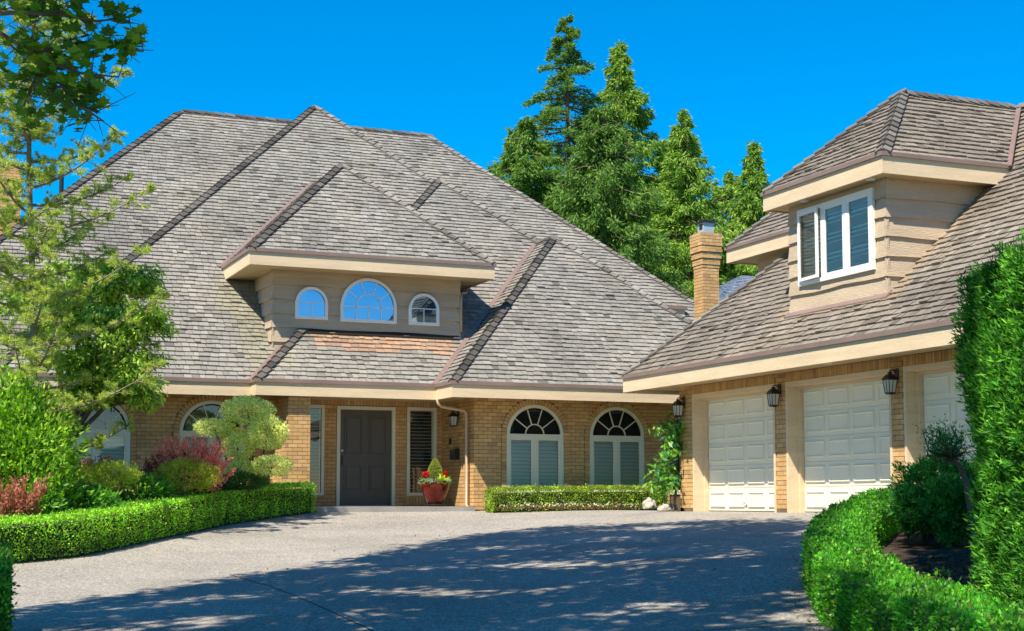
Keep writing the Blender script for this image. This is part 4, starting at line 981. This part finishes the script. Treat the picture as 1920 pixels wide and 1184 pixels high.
# ------------------------------------------------------------ drooping broadleaf tree beside the pine
def drooping(label, c, blobs, n):
    gz = float(ground(c[0], c[1])); t = empty('broadleaf_tree', (c[0], c[1], gz), label, 'tree'); tr = MB(); V = []
    b0 = np.array([c[0], c[1], gz]); fk = b0 + np.array([.1, 0, 1.5]); tr.tube([b0, b0 + [.06, .02, .8], fk], [.06, .05, .045], 8)
    tot = sum(r[0] for _, r in blobs)
    for q, r in blobs:
        q = np.array(q); mid = .5 * (fk + q) + [0, 0, .25]; tr.tube([fk, mid, q], [.05, .035, .015], 6)
        k = int(n * r[0] / tot)
        # tiers of drooping twigs
        for i in range(26):
            a = random.uniform(0, 6.28); d = np.array([math.cos(a), math.sin(a), 0]); s0 = q + np.array([r[0] * random.uniform(-.4, .4), r[1] * random.uniform(-.4, .4), r[2] * random.uniform(-.6, .7)])
            L_ = r[0] * random.uniform(.5, .95); pts = [s0 + d * L_ * s + np.array([0, 0, .12 * s - .35 * L_ * s * s]) for s in (0, .33, .66, 1)]; tr.tube(pts, [.012, .009, .006, .003], 4, False)
            m = k // 26; s = rng.random(m) ** .7; P = s0 + d * (L_ * s)[:, None] + rng.normal(size=(m, 3)) * .07; P[:, 2] += .12 * s - .35 * L_ * s * s
            A = d * .5 + rng.normal(size=(m, 3)) * .45; A[:, 2] -= .55; V.append(leaf_arrays(P, A, .115 * rng.uniform(.6, 1.2, m), .042 * rng.uniform(.8, 1.2, m)))
    V = np.concatenate(V); tr.obj('trunk', M_bark, t)
    leaf_obj('crown', V, tints(len(V), [(.24, .40, .045), (.34, .48, .06), (.08, .16, .022), (.46, .56, .13)], [.3, .25, .3, .15]), M_shiny, t)
pt = lambda px, py, D: S((px - 960) / 2830 * D, D, .17 + (942 - py) / 2830 * D)
drooping('small broadleaf tree whose drooping leaf sprays hang in front of the eave and the roof', S(-8.15, 27.2), [(pt(*q), (r, r, h)) for q, r, h in (((150, 530, 27.8), .85, .5), ((225, 525, 27.4), .55, .35), ((120, 600, 27), .9, .5), ((210, 610, 26.6), .7, .42), ((262, 600, 26.3), .42, .28), ((170, 680, 26.6), .8, .45), ((245, 700, 26.4), .45, .42), ((265, 745, 26.5), .28, .25), ((80, 560, 27.5), .8, .5), ((180, 740, 26.8), .55, .22))], 27000)

# ------------------------------------------------------------ planted beds
def at(px, py, D): return pt(px, py, D)
bushy = [(.17, .34, .025), (.27, .45, .035), (.07, .17, .02), (.40, .55, .06)]
c = S(-8.35, 24.2); z = float(ground(c[0], c[1])) + .18
shrub('rhododendron_shrub', 'very large rounded bright green shrub standing below the pine', 'shrub', (c[0], c[1], z + 1.2), (1, 1, 1), 24000, .11, .048, bushy, M_shiny, wts=[.35, .2, .3, .15], seed=2, lump=.28, thick=.5, parts=[((*(S(-8.3, 24.3)[:2]), z + 1.55), (.95, .8, .95)), ((*(S(-7.75, 24.1)[:2]), z + 1.25), (.72, .7, .75)), ((*(S(-8.0, 24.0)[:2]), z + .7), (1.1, .8, .75)), ((*(S(-7.45, 23.9)[:2]), z + .55), (.55, .55, .6))])
def barberry(label, c, h, w, n, cols, group):
    gz = float(ground(c[0], c[1])); t = empty('barberry_shrub', (c[0], c[1], gz), label, 'shrub', group); st = MB(); V = []; T = []
    for i in range(n):
        a = random.uniform(0, 6.28); lean = random.uniform(.05, 1) ** .8 * w; L_ = h * random.uniform(.55, 1.05); b0 = np.array([c[0] + .08 * math.cos(a), c[1] + .08 * math.sin(a), gz])
        pts = [b0 + np.array([math.cos(a) * lean * s ** 1.4, math.sin(a) * lean * s ** 1.4, L_ * (s - .18 * s * s)]) for s in np.linspace(0, 1, 6)]; st.tube(pts, [.008, .007, .006, .005, .004, .002], 4, False)
        m = 85; s = rng.uniform(.2, 1, m); P = np.array([np.interp(s, np.linspace(0, 1, 6), [p[k] for p in pts]) for k in range(3)]).T + rng.normal(size=(m, 3)) * .018
        A = rng.normal(size=(m, 3)) * .6 + [0, 0, .6]; V.append(leaf_arrays(P, A, .055 * rng.uniform(.7, 1.3, m), .032)); cc = np.where(s[:, None] > .62, cols[0], cols[1]); T.append(cc * rng.uniform(.7, 1.25, (m, 1)))
    st.obj('stem', M_bark, t); leaf_obj('foliage', np.concatenate(V), np.clip(np.concatenate(T), 0, 1), M_leaf, t)
gB = 'red barberries in the planted bed'
barberry('largest barberry, coral-red sprays in front of the second arched window', S(-5.95, 28.2), 1.95, .74, 200, ((.92, .28, .25), (.20, .09, .05)), gB)
barberry('dark purple-brown barberry touching the coral-red one', S(-6.45, 28.4), 1.6, .5, 130, ((.30, .08, .05), (.09, .05, .03)), gB)
barberry('rust-red barberry under the first arched window', S(-7.85, 27.6), 1.45, .5, 110, ((.55, .11, .07), (.16, .07, .04)), gB)
barberry('pink-red barberry low at the picture edge, before the large green shrub', S(-7.5, 22.9), 1.4, .42, 36, ((.50, .17, .13), (.32, .20, .07)), gB)
# cloud-pruned shrub
vg = [(.66, .66, .27), (.50, .54, .17), (.80, .78, .46), (.28, .34, .08)]
cl = [((462, 770, 30.2), (.52, .45, .28)), ((500, 812, 30.0), (.42, .4, .34)), ((398, 802, 30.2), (.42, .4, .17)), ((444, 840, 30.0), (.33, .35, .27)), ((452, 882, 29.8), (.33, .3, .19)), ((510, 874, 29.7), (.40, .35, .20)), ((430, 815, 30.4), (.3, .3, .16))]
c = S(-5.2, 30.1); t = empty('cloud_pruned_shrub', c, 'pale variegated shrub pruned into rounded clouds beside the entry column', 'shrub'); mb = MB(); V = []
for i, (q, r) in enumerate(cl):
    r = tuple(.97 * a for a in r)
    e = at(*q); V.append(blob(e, r, int(5200 * r[0] * r[2] / .15), .050, .022, .3, .35, .10, i)); mid = .5 * (c + e) + [random.uniform(-.12, .12), 0, -.1]; mb.tube([c, mid, e], [.05, .035, .015], 6)
mb.obj('stem', M_bark, t); V = np.concatenate(V); leaf_obj('foliage', V, tints(len(V), vg, [.35, .3, .2, .15]), M_leaf, t)
c = at(352, 893, 27.6); shrub('spirea_shrub', 'golden yellow-green spirea mound below the coral barberry', 'shrub', c, (.52, .42, .30), 6500, .055, .014, [(.38, .42, .04), (.28, .36, .035), (.46, .46, .07)], seed=4, up=.7)
c = at(205, 892, 25.9); shrub('spirea_shrub', 'smaller yellow-green spirea tucked behind the dark leafy clumps', 'shrub', c, (.50, .35, .22), 4500, .055, .014, [(.30, .38, .04), (.20, .30, .03), (.36, .40, .06)], seed=5, up=.7)
lf_c = [(.08, .25, .03), (.13, .33, .035), (.04, .14, .022), (.22, .40, .06)]
for i, (q, r, lb) in enumerate((((150, 952, 24.5), (.60, .45, .34), 'large dark green leafy clump next to the big bright shrub'), ((255, 922, 26.9), (.58, .4, .24), 'spreading green leafy clump in the middle of the bed'), ((345, 905, 28.2), (.38, .35, .22), 'small leafy green clump before the golden spirea'), ((60, 955, 23.6), (.5, .45, .3), 'leafy clump behind the low hedge near the pink-red barberry'))):
    shrub('perennial_plant', lb, 'plant', at(*q), r, 2600, .13, .045, lf_c, M_shiny, group='broad-leaved perennials behind the hedge', seed=i, lump=.15, up=.15, stems=False)
c = at(445, 905, 29.2); shrub('perennial_plant', 'low dark plant at the foot of the cloud-pruned shrub', 'plant', c, (.6, .3, .14), 2000, .09, .03, [(.04, .10, .02), (.07, .15, .03)], M_shiny, seed=8)
# right-hand bed
dk = [(.035, .16, .025), (.06, .23, .03), (.025, .11, .02), (.11, .33, .06)]
for i, (q, r, lb) in enumerate((((1735, 955, 17.8), (.36, .34, .26), 'dark leafy shrub filling the mulched bed behind the curved hedge'), ((1795, 955, 17.4), (.40, .38, .34), 'dense dark green shrub against the tall conifer hedge'), ((1765, 905, 18.6), (.46, .42, .30), 'lighter green shrub with arching shoots at the foot of the garage pier'))):
    shrub('bed_shrub', lb, 'shrub', at(*q), r, 7500, .07, .022, dk, M_shiny, group='shrubs in the mulched bed', seed=20 + i, lump=.28, up=.35)
c = S(5.22, 17.0); b0 = np.array([*c[:2], float(ground(c[0], c[1]))]); t = empty('ornamental_shrub', b0, 'sparse open-branched shrub with a bent trunk before the third garage door', 'shrub'); mb = MB(); V = []
k0 = at(1805, 880, 17); k1 = at(1788, 858, 17); mb.tube([b0, at(1815, 915, 17), k0, k1], [.05, .04, .032, .028], 7)
for i in range(46):
    px, py = random.uniform(1728, 1822), 0; py = random.uniform(805, 862) - 12 * math.sin((px - 1728) / 94 * 3.1); e = at(px, py, 17 + random.uniform(-.35, .35)); m1 = .5 * (k1 + e) + rng.normal(size=3) * .06 + [0, 0, -.03]; mb.tube([k1, m1, e], [.013, .009, .004], 4, False)
    m = 40; s = rng.uniform(.55, 1.08, m); P = k1 + (e - k1) * s[:, None] + rng.normal(size=(m, 3)) * .035; V.append(leaf_arrays(P, rng.normal(size=(m, 3)) + [0, 0, .5], .036 * rng.uniform(.7, 1.2, m), .014))
mb.obj('trunk', M_bark, t); V = np.concatenate(V); leaf_obj('foliage', V, tints(len(V), dk), M_leaf, t)
shrub('ground_cover_plant', 'low pale-leaved plant at the corner between hedge and conifer wall', 'plant', S(3.4, 11.9, float(ground(*S(3.4, 11.9, 0)[:2])) + .08), (.42, .4, .2), 3200, .03, .015, [(.16, .20, .06), (.08, .14, .03), (.25, .27, .12)], seed=30, stems=False)
shrub('seedling_plant', 'tiny bright seedling growing alone in the mulch', 'plant', S(4.15, 14.6, float(ground(*S(4.15, 14.6, 0)[:2])) + .06), (.07, .07, .07), 60, .05, .015, [(.35, .45, .05)], seed=31, stems=False)
st = MB(); c = S(4.2, 13.2); st.ab(c[0] - .012, c[0] + .012, c[1] - .008, c[1] + .008, c[2], c[2] + .17); tag(st.obj('marker_stake', M_tan), 'small pale wooden stake stuck in the mulch', 'stake')
# mulch chips and fallen leaves
n = 2600; cs = np.array([S(*(lambda d: (d * .265 + random.uniform(0, 1.3), d))(random.uniform(11.5, 16.5))) for _ in range(n)]); cs[:, 2] += .045
leaf_obj('mulch_chips', leaf_arrays(cs, rng.normal(size=(n, 3)) * [1, 1, .15], rng.uniform(.03, .07, n), .02), tints(n, [(.08, .05, .03), (.13, .09, .06), (.045, .03, .02)]), M_leaf)
n = 60; cs = np.array([S(random.uniform(-3.5, 4), random.uniform(13.5, 27)) for _ in range(n)]); cs[:, 2] += .01
leaf_obj('fallen_leaves', leaf_arrays(cs, rng.normal(size=(n, 3)) * [1, 1, .1], rng.uniform(.03, .07, n), .035), tints(n, [(.35, .22, .08), (.22, .14, .06)]), M_leaf)
ex = []
for pl, o_ in ((RH, .12), (LH, -.12)):
    for _ in range(260):
        i = random.randrange(len(pl) - 1); t_ = random.random(); x, y = pl[i][0] + (pl[i + 1][0] - pl[i][0]) * t_ + random.gauss(0, .12) + (o_ * -1), pl[i][1] + (pl[i + 1][1] - pl[i][1]) * t_ + random.gauss(0, .12); ex.append((x, y, float(ground(x, y)) + .008))
ex = np.array(ex); leaf_obj('hedge_clippings', leaf_arrays(ex, rng.normal(size=(len(ex), 3)) * [1, 1, .1], rng.uniform(.015, .04, len(ex)), .018), tints(len(ex), [(.20, .15, .06), (.12, .09, .05), (.14, .20, .04)]), M_leaf)
# climber on the garage corner, rocks, edging flowers
c = at(1262, 948, 30.4); c[2] = 0.; t = empty('climbing_plant', c, 'bright leafy climber hanging at the garage corner under the lantern', 'plant'); V = []; mb = MB()
for i in range(40):
    px, py = random.uniform(1216, 1272), random.uniform(800, 925); e = at(px + (0 if py > 850 else 12), py, 30.3 + random.uniform(-.3, .2)); s0 = at(1272, min(py - 20, 900), 30.6); mb.tube([s0, e], [.01, .004], 4, False)
    m = 20; s = rng.uniform(.2, 1.1, m); V.append(leaf_arrays(s0 + (e - s0) * s[:, None] + rng.normal(size=(m, 3)) * .05, rng.normal(size=(m, 3)) * .5 + [-.3, -.3, -.3], .16 * rng.uniform(.6, 1.2, m), .06))
mb.tube([c, at(1274, 880, 30.6), at(1272, 800, 30.6)], [.03, .025, .015], 6); mb.obj('stem', M_bark, t); V = np.concatenate(V); leaf_obj('foliage', V, tints(len(V), [(.10, .28, .035), (.18, .36, .05), (.05, .17, .05), (.02, .16, .10)], [.35, .35, .2, .1]), M_shiny, t)
def rock(label, c, r, seed):
    bm = bmesh.new(); bmesh.ops.create_icosphere(bm, subdivisions=3, radius=1)
    for v in bm.verts:
        f = 1 + .35 * noise.noise(v.co * 1.3 + Vector((seed, 0, 0))) + .12 * noise.noise(v.co * 4); v.co = Vector((v.co.x * r[0] * f, v.co.y * r[1] * f, max(v.co.z * r[2] * f, -r[2] * .5)))
    me = bpy.data.meshes.new('rock'); bm.to_mesh(me); bm.free(); me.materials.append(M_stone)
    tag(put(bpy.data.objects.new('rock', me), None, Matrix.Translation(Vector(c))), label, 'rock', 'pale rocks at the hedge end')
rock('largest cream boulder at the end of the square hedge', (15.6, 29.3, .1), (.15, .15, .16), 1); rock('low pale rock close to the garage pier', (15.55, 28.3, .05), (.20, .14, .09), 5); rock('small pale rock between the boulder and the pier', (15.1, 27.75, .03), (.13, .12, .07), 9)
V = []; T = []
for i in range(34):
    x = 12.4 + 4.0 * (i + random.random() * .6) / 34; y = 30.0 + random.uniform(-.04, .04)
    m = 9; P = np.array([x, y, .10]) + rng.normal(size=(m, 3)) * [.045, .04, .03]; V.append(leaf_arrays(P, rng.normal(size=(m, 3)) + [0, -.5, .8], .04, .03)); T.append(tints(m, [(.80, .76, .74), (.75, .62, .62)]))
    m = 24; P = np.array([x, y, .05]) + rng.normal(size=(m, 3)) * [.06, .04, .02]; V.append(leaf_arrays(P, rng.normal(size=(m, 3)) + [0, -.3, .4], .05, .03)); T.append(tints(m, [(.22, .06, .03), (.12, .07, .03), (.08, .14, .03)]))
o = leaf_obj('bedding_begonias', np.concatenate(V), np.concatenate(T), M_leaf); o['label'] = 'row of white-flowered bedding plants along the foot of the square hedge'; o['category'] = 'flowers'

# ------------------------------------------------------------ urn by the door
U = np.array([11.36, 31.35, .078]); t = empty('flower_urn', U, 'glossy red-brown glazed urn planted with a box cone and red geraniums beside the door', 'flower pot')
mb = MB(); mb.lathe(U + [0, 0, .055], [(.0, 0), (.15, 0), (.16, .01), (.23, .14), (.285, .27), (.31, .37), (.315, .43), (.30, .47), (.315, .485), (.32, .50), (.31, .512), (.285, .51), (.28, .46), (.0, .46)], 40); mb.obj('pot', M_pot, t, True)
mb = MB(); mb.lathe(U + [0, 0, .03], [(.0, 0), (.21, 0), (.21, .022), (.0, .022)], 24)
for i in range(4): a = i * math.pi / 2 + .4; mb.lathe(U + [.18 * math.cos(a), .18 * math.sin(a), 0], [(.0, 0), (.022, .002), (.022, .03), (.0, .032)], 8)
mb.obj('wheeled_stand', M_black, t); mb = MB(); mb.lathe(U + [0, 0, .50], [(.0, 0.01), (.285, 0)], 24); mb.obj('soil', M_soil, t)
m = 4200; f = rng.random(m) ** .8; a = rng.uniform(0, 6.28, m); rr = .175 * np.sin(np.clip((1 - f) * 1.9 + .12, 0, 1.57)) * (1 - .2 * rng.random(m)) ; P = U + np.column_stack([rr * np.cos(a), rr * np.sin(a), .54 + f * .50]); A = np.column_stack([np.cos(a), np.sin(a), np.full(m, .6)]) + rng.normal(size=(m, 3)) * .4
o = leaf_obj('box_cone', leaf_arrays(P, A, .026, .016), tints(m, [(.30, .32, .07), (.20, .25, .05), (.38, .38, .12)]), M_leaf, t); mb = MB(); mb.lathe(U + [0, 0, .50], [(.12, 0), (.125, .2), (.09, .38), (.02, .49)], 12); mb.obj('twig_core', M_core, t)
V = []; T = []; fl_ = []
for i in range(60):
    a = random.uniform(0, 6.28); P = U + [.27 * math.cos(a), .27 * math.sin(a), .55]; k = 18; V.append(leaf_arrays(P + rng.normal(size=(k, 3)) * [.04, .04, .03], rng.normal(size=(k, 3)) + [math.cos(a), math.sin(a), .4], .05, .026)); T.append(tints(k, [(.30, .38, .27), (.22, .30, .2)] if i % 3 else [(.10, .20, .04)]))
leaf_obj('trailing_foliage', np.concatenate(V), np.concatenate(T), M_leaf, t)
k = 70; P = U + [.10, -.22, .60]; leaf_obj('lime_foliage', leaf_arrays(P + rng.normal(size=(k, 3)) * .03, rng.normal(size=(k, 3)) + [.2, -.5, .5], .11, .035), tints(k, [(.55, .55, .03), (.42, .48, .03)]), M_leaf, t)
for dx, dy, dz in ((-.24, -.05, .70), (.22, .0, .72)):
    mb = MB(); mb.tube([U + [dx * .8, dy, .5], U + [dx, dy, dz]], .006, 5); s = mb.obj('geranium', M_bark, t); k = 170; d = unitv(rng.normal(size=(k, 3))); leaf_obj('flower_head', leaf_arrays(U + [dx, dy, dz] + d * .05, d + rng.normal(size=(k, 3)) * .6, .035, .032), tints(k, [(.62, .015, .012), (.45, .01, .01)]), M_leaf, s, None)

# ------------------------------------------------------------ wall lanterns, mailbox
def lantern(label, F, r, z, group='black wall lanterns with seeded glass'):
    c0 = F.p(r, z, 0); q_ = .86; t = empty('wall_lantern', c0, label, 'lantern', group); cx = .15
    mb = MB(); F.box(mb, r - .05, r + .05, z + q_ * .12, z + q_ * .34, .012, .035); mb.obj('back_plate', M_black, t, bevel=.006)
    mb = MB(); mb.tube([F.p(r, z + q_ * .27, .03), F.p(r, z + q_ * .31, .09), F.p(r, z + q_ * .30, cx), F.p(r, z + q_ * .24, cx)], .012, 6); mb.obj('arm', M_black, t)
    def ring(hw, zz): return [F.p(r - hw, zz, cx - hw), F.p(r + hw, zz, cx - hw), F.p(r + hw, zz, cx + hw), F.p(r - hw, zz, cx + hw)]
    mb = MB(); a, b, c, d = ring(q_ * .115, z + q_ * .13), ring(q_ * .06, z + q_ * .215), ring(q_ * .028, z + q_ * .235), ring(q_ * .03, z + q_ * .27); mb.v = a + b + c + d; mb.f = [(l * 4 + s, l * 4 + (s + 1) % 4, l * 4 + 4 + (s + 1) % 4, l * 4 + 4 + s) for l in range(3) for s in range(4)] + [(12, 13, 14, 15), (3, 2, 1, 0)]; mb.obj('roof_cap', M_black, t)
    g = MB(); a, b = ring(q_ * .062, z - q_ * .11), ring(q_ * .088, z + q_ * .128); g.v = a + b; g.f = [(s, (s + 1) % 4, 4 + (s + 1) % 4, 4 + s) for s in range(4)]; g.obj('glass', M_lamp, t)
    mb = MB(); lo, hi = ring(q_ * .067, z - q_ * .12), ring(q_ * .092, z + q_ * .13)
    for s in range(4): mb.tube([lo[s], hi[s]], .008, 4); mb.tube([lo[s], lo[(s + 1) % 4]], .010, 4); mb.tube([hi[s], hi[(s + 1) % 4]], .010, 4)
    lm, hm = .5 * (lo[2] + lo[3]), .5 * (hi[2] + hi[3]); mb.tube([lm, hm], .006, 4); lm, hm = .5 * (lo[1] + lo[2]), .5 * (hi[1] + hi[2]); mb.tube([lm, hm], .006, 4); mb.obj('cage', M_black, t)
    mb = MB(); F.box(mb, r - .05, r + .05, z - q_ * .145, z - q_ * .125, cx - .05, cx + .05); mb.obj('base_plate', M_black, t)
for r, lb in ((-26.52, 'black lantern on the far brick pier, above the leafy climber'), (-23.02, 'black lantern on the brick pier between the first and second garage doors'), (-19.63, 'black lantern on the pier between the second and third garage doors')): lantern(lb, FG_, r, 2.0)
lantern('black lantern on the porch side wall above the mailbox', FS_, -31.95, 2.0)
t = empty('mailbox', (12.15, 32.05, 1.2), 'small black metal mailbox with a sloping lid on the porch side wall', 'mailbox'); mb = MB()
mb.box((12.138, 31.88, 1.13), (-.11, 0, 0), (0, .34, 0), (0, 0, .2)); mb.obj('mailbox_body', M_black, t); mb = MB(); mb.box((12.138, 31.87, 1.37), (-.13, 0, -.035), (0, .36, 0), (0, 0, .014)); mb.v[0] = mb.v[0]; mb.obj('mailbox_lid', M_black, t)

# ------------------------------------------------------------ broadleaf trees beside the drive whose crowns shade it
def maple_leaf_mesh(s):
    ang = [-90, -60, -35, -12, 8, 28, 48, 68, 90]; rad = [.12, .48, .30, .78, .45, .95, .55, .62, 1.05]
    pts = [(0, 0)] + [(rad[i] * math.cos(R(90 - abs(90 - a) if 0 else a)), rad[i] * math.sin(R(a))) for i, a in enumerate(ang)]
    right = [(.12 * 1, -.05), (.55, -.12), (.38, .12), (.95, .30), (.55, .42), (.62, .78), (.28, .68), (0, 1.15)]
    out = [(0, -.1)] + right + [(-x, y) for x, y in right[-2::-1]]
    V = [(0, .25, .04)] + [(x, y, -.05 * abs(x)) for x, y in out]; F = [(0, i, i + 1) for i in range(1, len(out))] + [(0, len(out), 1)]
    me = bpy.data.meshes.new('leaf'); me.from_pydata([(x * s, y * s, z * s) for x, y, z in V], [], F); me.materials.append(M_leaf); return me
mp = S(-5.0, 8.3); T1 = empty('maple_tree', (mp[0], mp[1], float(ground(mp[0], mp[1]))), 'maple whose leafy branch hangs in from the upper corner, above the pine', 'tree')
tr = MB(); b0 = np.array([mp[0], mp[1], float(ground(mp[0], mp[1])) - .2]); f1 = b0 + [.1, .1, 3.2]; f2 = b0 + [.5, .9, 6.2]; tr.tube([b0, b0 + [0, .1, 1.6], f1, f2, f2 + [1.2, 1.6, 2.2]], [.27, .22, .19, .15, .07], 10)
lms = [((-60, 20), (60, 95), (105, 160), (165, 200)), ((60, 95), (130, 120), (205, 128)), ((40, 80), (130, 60), (200, 62), (250, 78)), ((-40, 0), (90, 5), (160, 18), (225, 10)), ((105, 160), (140, 190), (178, 215)), ((90, 5), (60, -40)), ((60, 95), (40, 140), (20, 190))]
bz = at(-350, -120, 8.6); tr.tube([f1 + [.1, .3, .6], bz, at(-60, 20, 9.2)], [.09, .06, .035], 7)
tw = []
for lm in lms:
    pts = [at(a, b, 9.2 + random.uniform(-.1, .3)) for a, b in lm]; tr.tube(pts, np.linspace(.015, .004, len(pts)), 6, False)
    for p, q in zip(pts[:-1], pts[1:]):
        for s in np.arange(0, 1, .16):
            c = p + (q - p) * (s + random.uniform(-.05, .05)); e = c + np.array([random.uniform(-1, 1), random.uniform(-1, 1), random.uniform(-.9, .6)]) * .24; tr.tube([c, e], [.004, .002], 4, False); tw.append((c, e))
ml = [maple_leaf_mesh(.060), maple_leaf_mesh(.072), maple_leaf_mesh(.050)]; cnt = 0; XV = []; XF = []
for c, e in tw:
    for j in range(5):
        q = c + (e - c) * random.uniform(.4, 1.25) + rng.normal(size=3) * .045
        px, py, D = proj(q)
        if px > 268 or py > 250 or px > 235 - (py - 120) * .55 and py > 120: continue
        rot = Matrix.Rotation(random.uniform(0, 6.28), 4, 'Z') @ Matrix.Rotation(random.uniform(1.6, 3.4), 4, 'X') @ Matrix.Rotation(random.uniform(-.6, .6), 4, 'Y')
        if cnt >= 290:
            me_ = random.choice(ml); Mx = Matrix.Translation(Vector(q)) @ rot; b_ = len(XV); XV += [np.array(Mx @ v.co) for v in me_.vertices]; XF += [tuple(b_ + k for k in p.vertices) for p in me_.polygons]; continue
        ob = put(bpy.data.objects.new('leaf', random.choice(ml)), T1, Matrix.Translation(Vector(q)) @ rot); g_ = random.choice([(.11, .26, .018), (.17, .34, .02), (.07, .18, .015), (.24, .38, .025)]); ob.color = (*g_, 1); cnt += 1
if XF: xo = put(bpy.data.objects.new('foliage', npmesh('foliage', XV, XF, M_leaf, np.tile([.08, .19, .015], (len(XF), 1)))), T1); xo['kind'] = 'stuff'; xo.color = (0, 0, 0, 1)
# shade: the crowns overhead, set where the sun throws them on the drive
Lx, Ly, tE = -SD[0], -SD[1], math.tan(SUN_EL)
poly = [(1.3, 15.9), (3.1, 18.2), (5.6, 20.0), (9.6, 24.6), (11.4, 25.4), (13.6, 21.2), (12.6, 17.7), (9.8, 14.5), (7.5, 11.1), (6.0, 8), (4.8, 4), (1.5, 5), (-2, 8), (-2.5, 12.5)]
poly_bed = [(12.9, 16.6), (9.9, 12.6), (8.3, 10.2), (10.5, 10), (14, 15)]
def inpoly(x, y, poly=poly):
    c = False
    for i in range(len(poly)):
        (a, b), (d, e) = poly[i], poly[i - 1]
        if (b > y) != (e > y) and x < (d - a) * (y - b) / (e - b) + a: c = not c
    return c
mq = S(8.4, 12.6); T2 = empty('broadleaf_tree', (mq[0], mq[1], float(ground(mq[0], mq[1]))), 'tall broadleaf tree beyond the conifer hedge whose crown shades the drive', 'tree')
t2 = MB(); b2 = np.array([mq[0], mq[1], float(ground(mq[0], mq[1])) - .2]); f3 = b2 + [-.4, .1, 5]; t2.tube([b2, b2 + [-.1, 0, 2.5], f3, f3 + [-.6, .3, 3.4]], [.3, .24, .18, .08], 10)
V = {0: [], 1: []}
for i in range(8000):
    x, y = random.uniform(-3, 14), random.uniform(3.5, 26)
    if not (inpoly(x, y) or inpoly(x, y, poly_bed)): continue
    gn = noise.noise(Vector((x * .75, y * .75, 3.3))) + .5 * noise.noise(Vector((x * 2.1, y * 2.1, 1.3)))
    if gn > .35: continue
    gz = float(ground(x, y)); h = random.uniform(7.6, 10.6); cx, cy = x - Lx * (h - gz) / tE, y - Ly * (h - gz) / tE; k = 0 if cx + .2 * cy < 5.2 else 1
    qx, qy, qd = proj((cx, cy, h - .5))
    if qd > 0 and qy > -60 and -100 < qx < 2020: continue
    m = 34; P = np.array([cx, cy, h]) + rng.normal(size=(m, 3)) * [.24, .24, .2]; V[k].append(leaf_arrays(P, rng.normal(size=(m, 3)) + [0, 0, -.3],   .19 * rng.uniform(.7, 1.2, m), .14))
    if i % 40 == 0:
        f_, mbx = ((f2 + [.8, 1.2, 1.5], tr), (f3 + [-.4, .2, 2.4], t2))[k]; e = np.array([cx, cy, h]); mbx.tube([f_, .5 * (f_ + e) + [0, 0, .5], e], [.035, .02, .008], 5, False)
for k, t in ((0, T1), (1, T2)):
    W = np.concatenate(V[k]); leaf_obj('crown', W, tints(len(W), [(.06, .14, .015), (.09, .18, .02), (.04, .10, .012)]), M_leaf, t)
tr.obj('trunk', M_bark, T1); t2.obj('trunk', M_bark, T2)
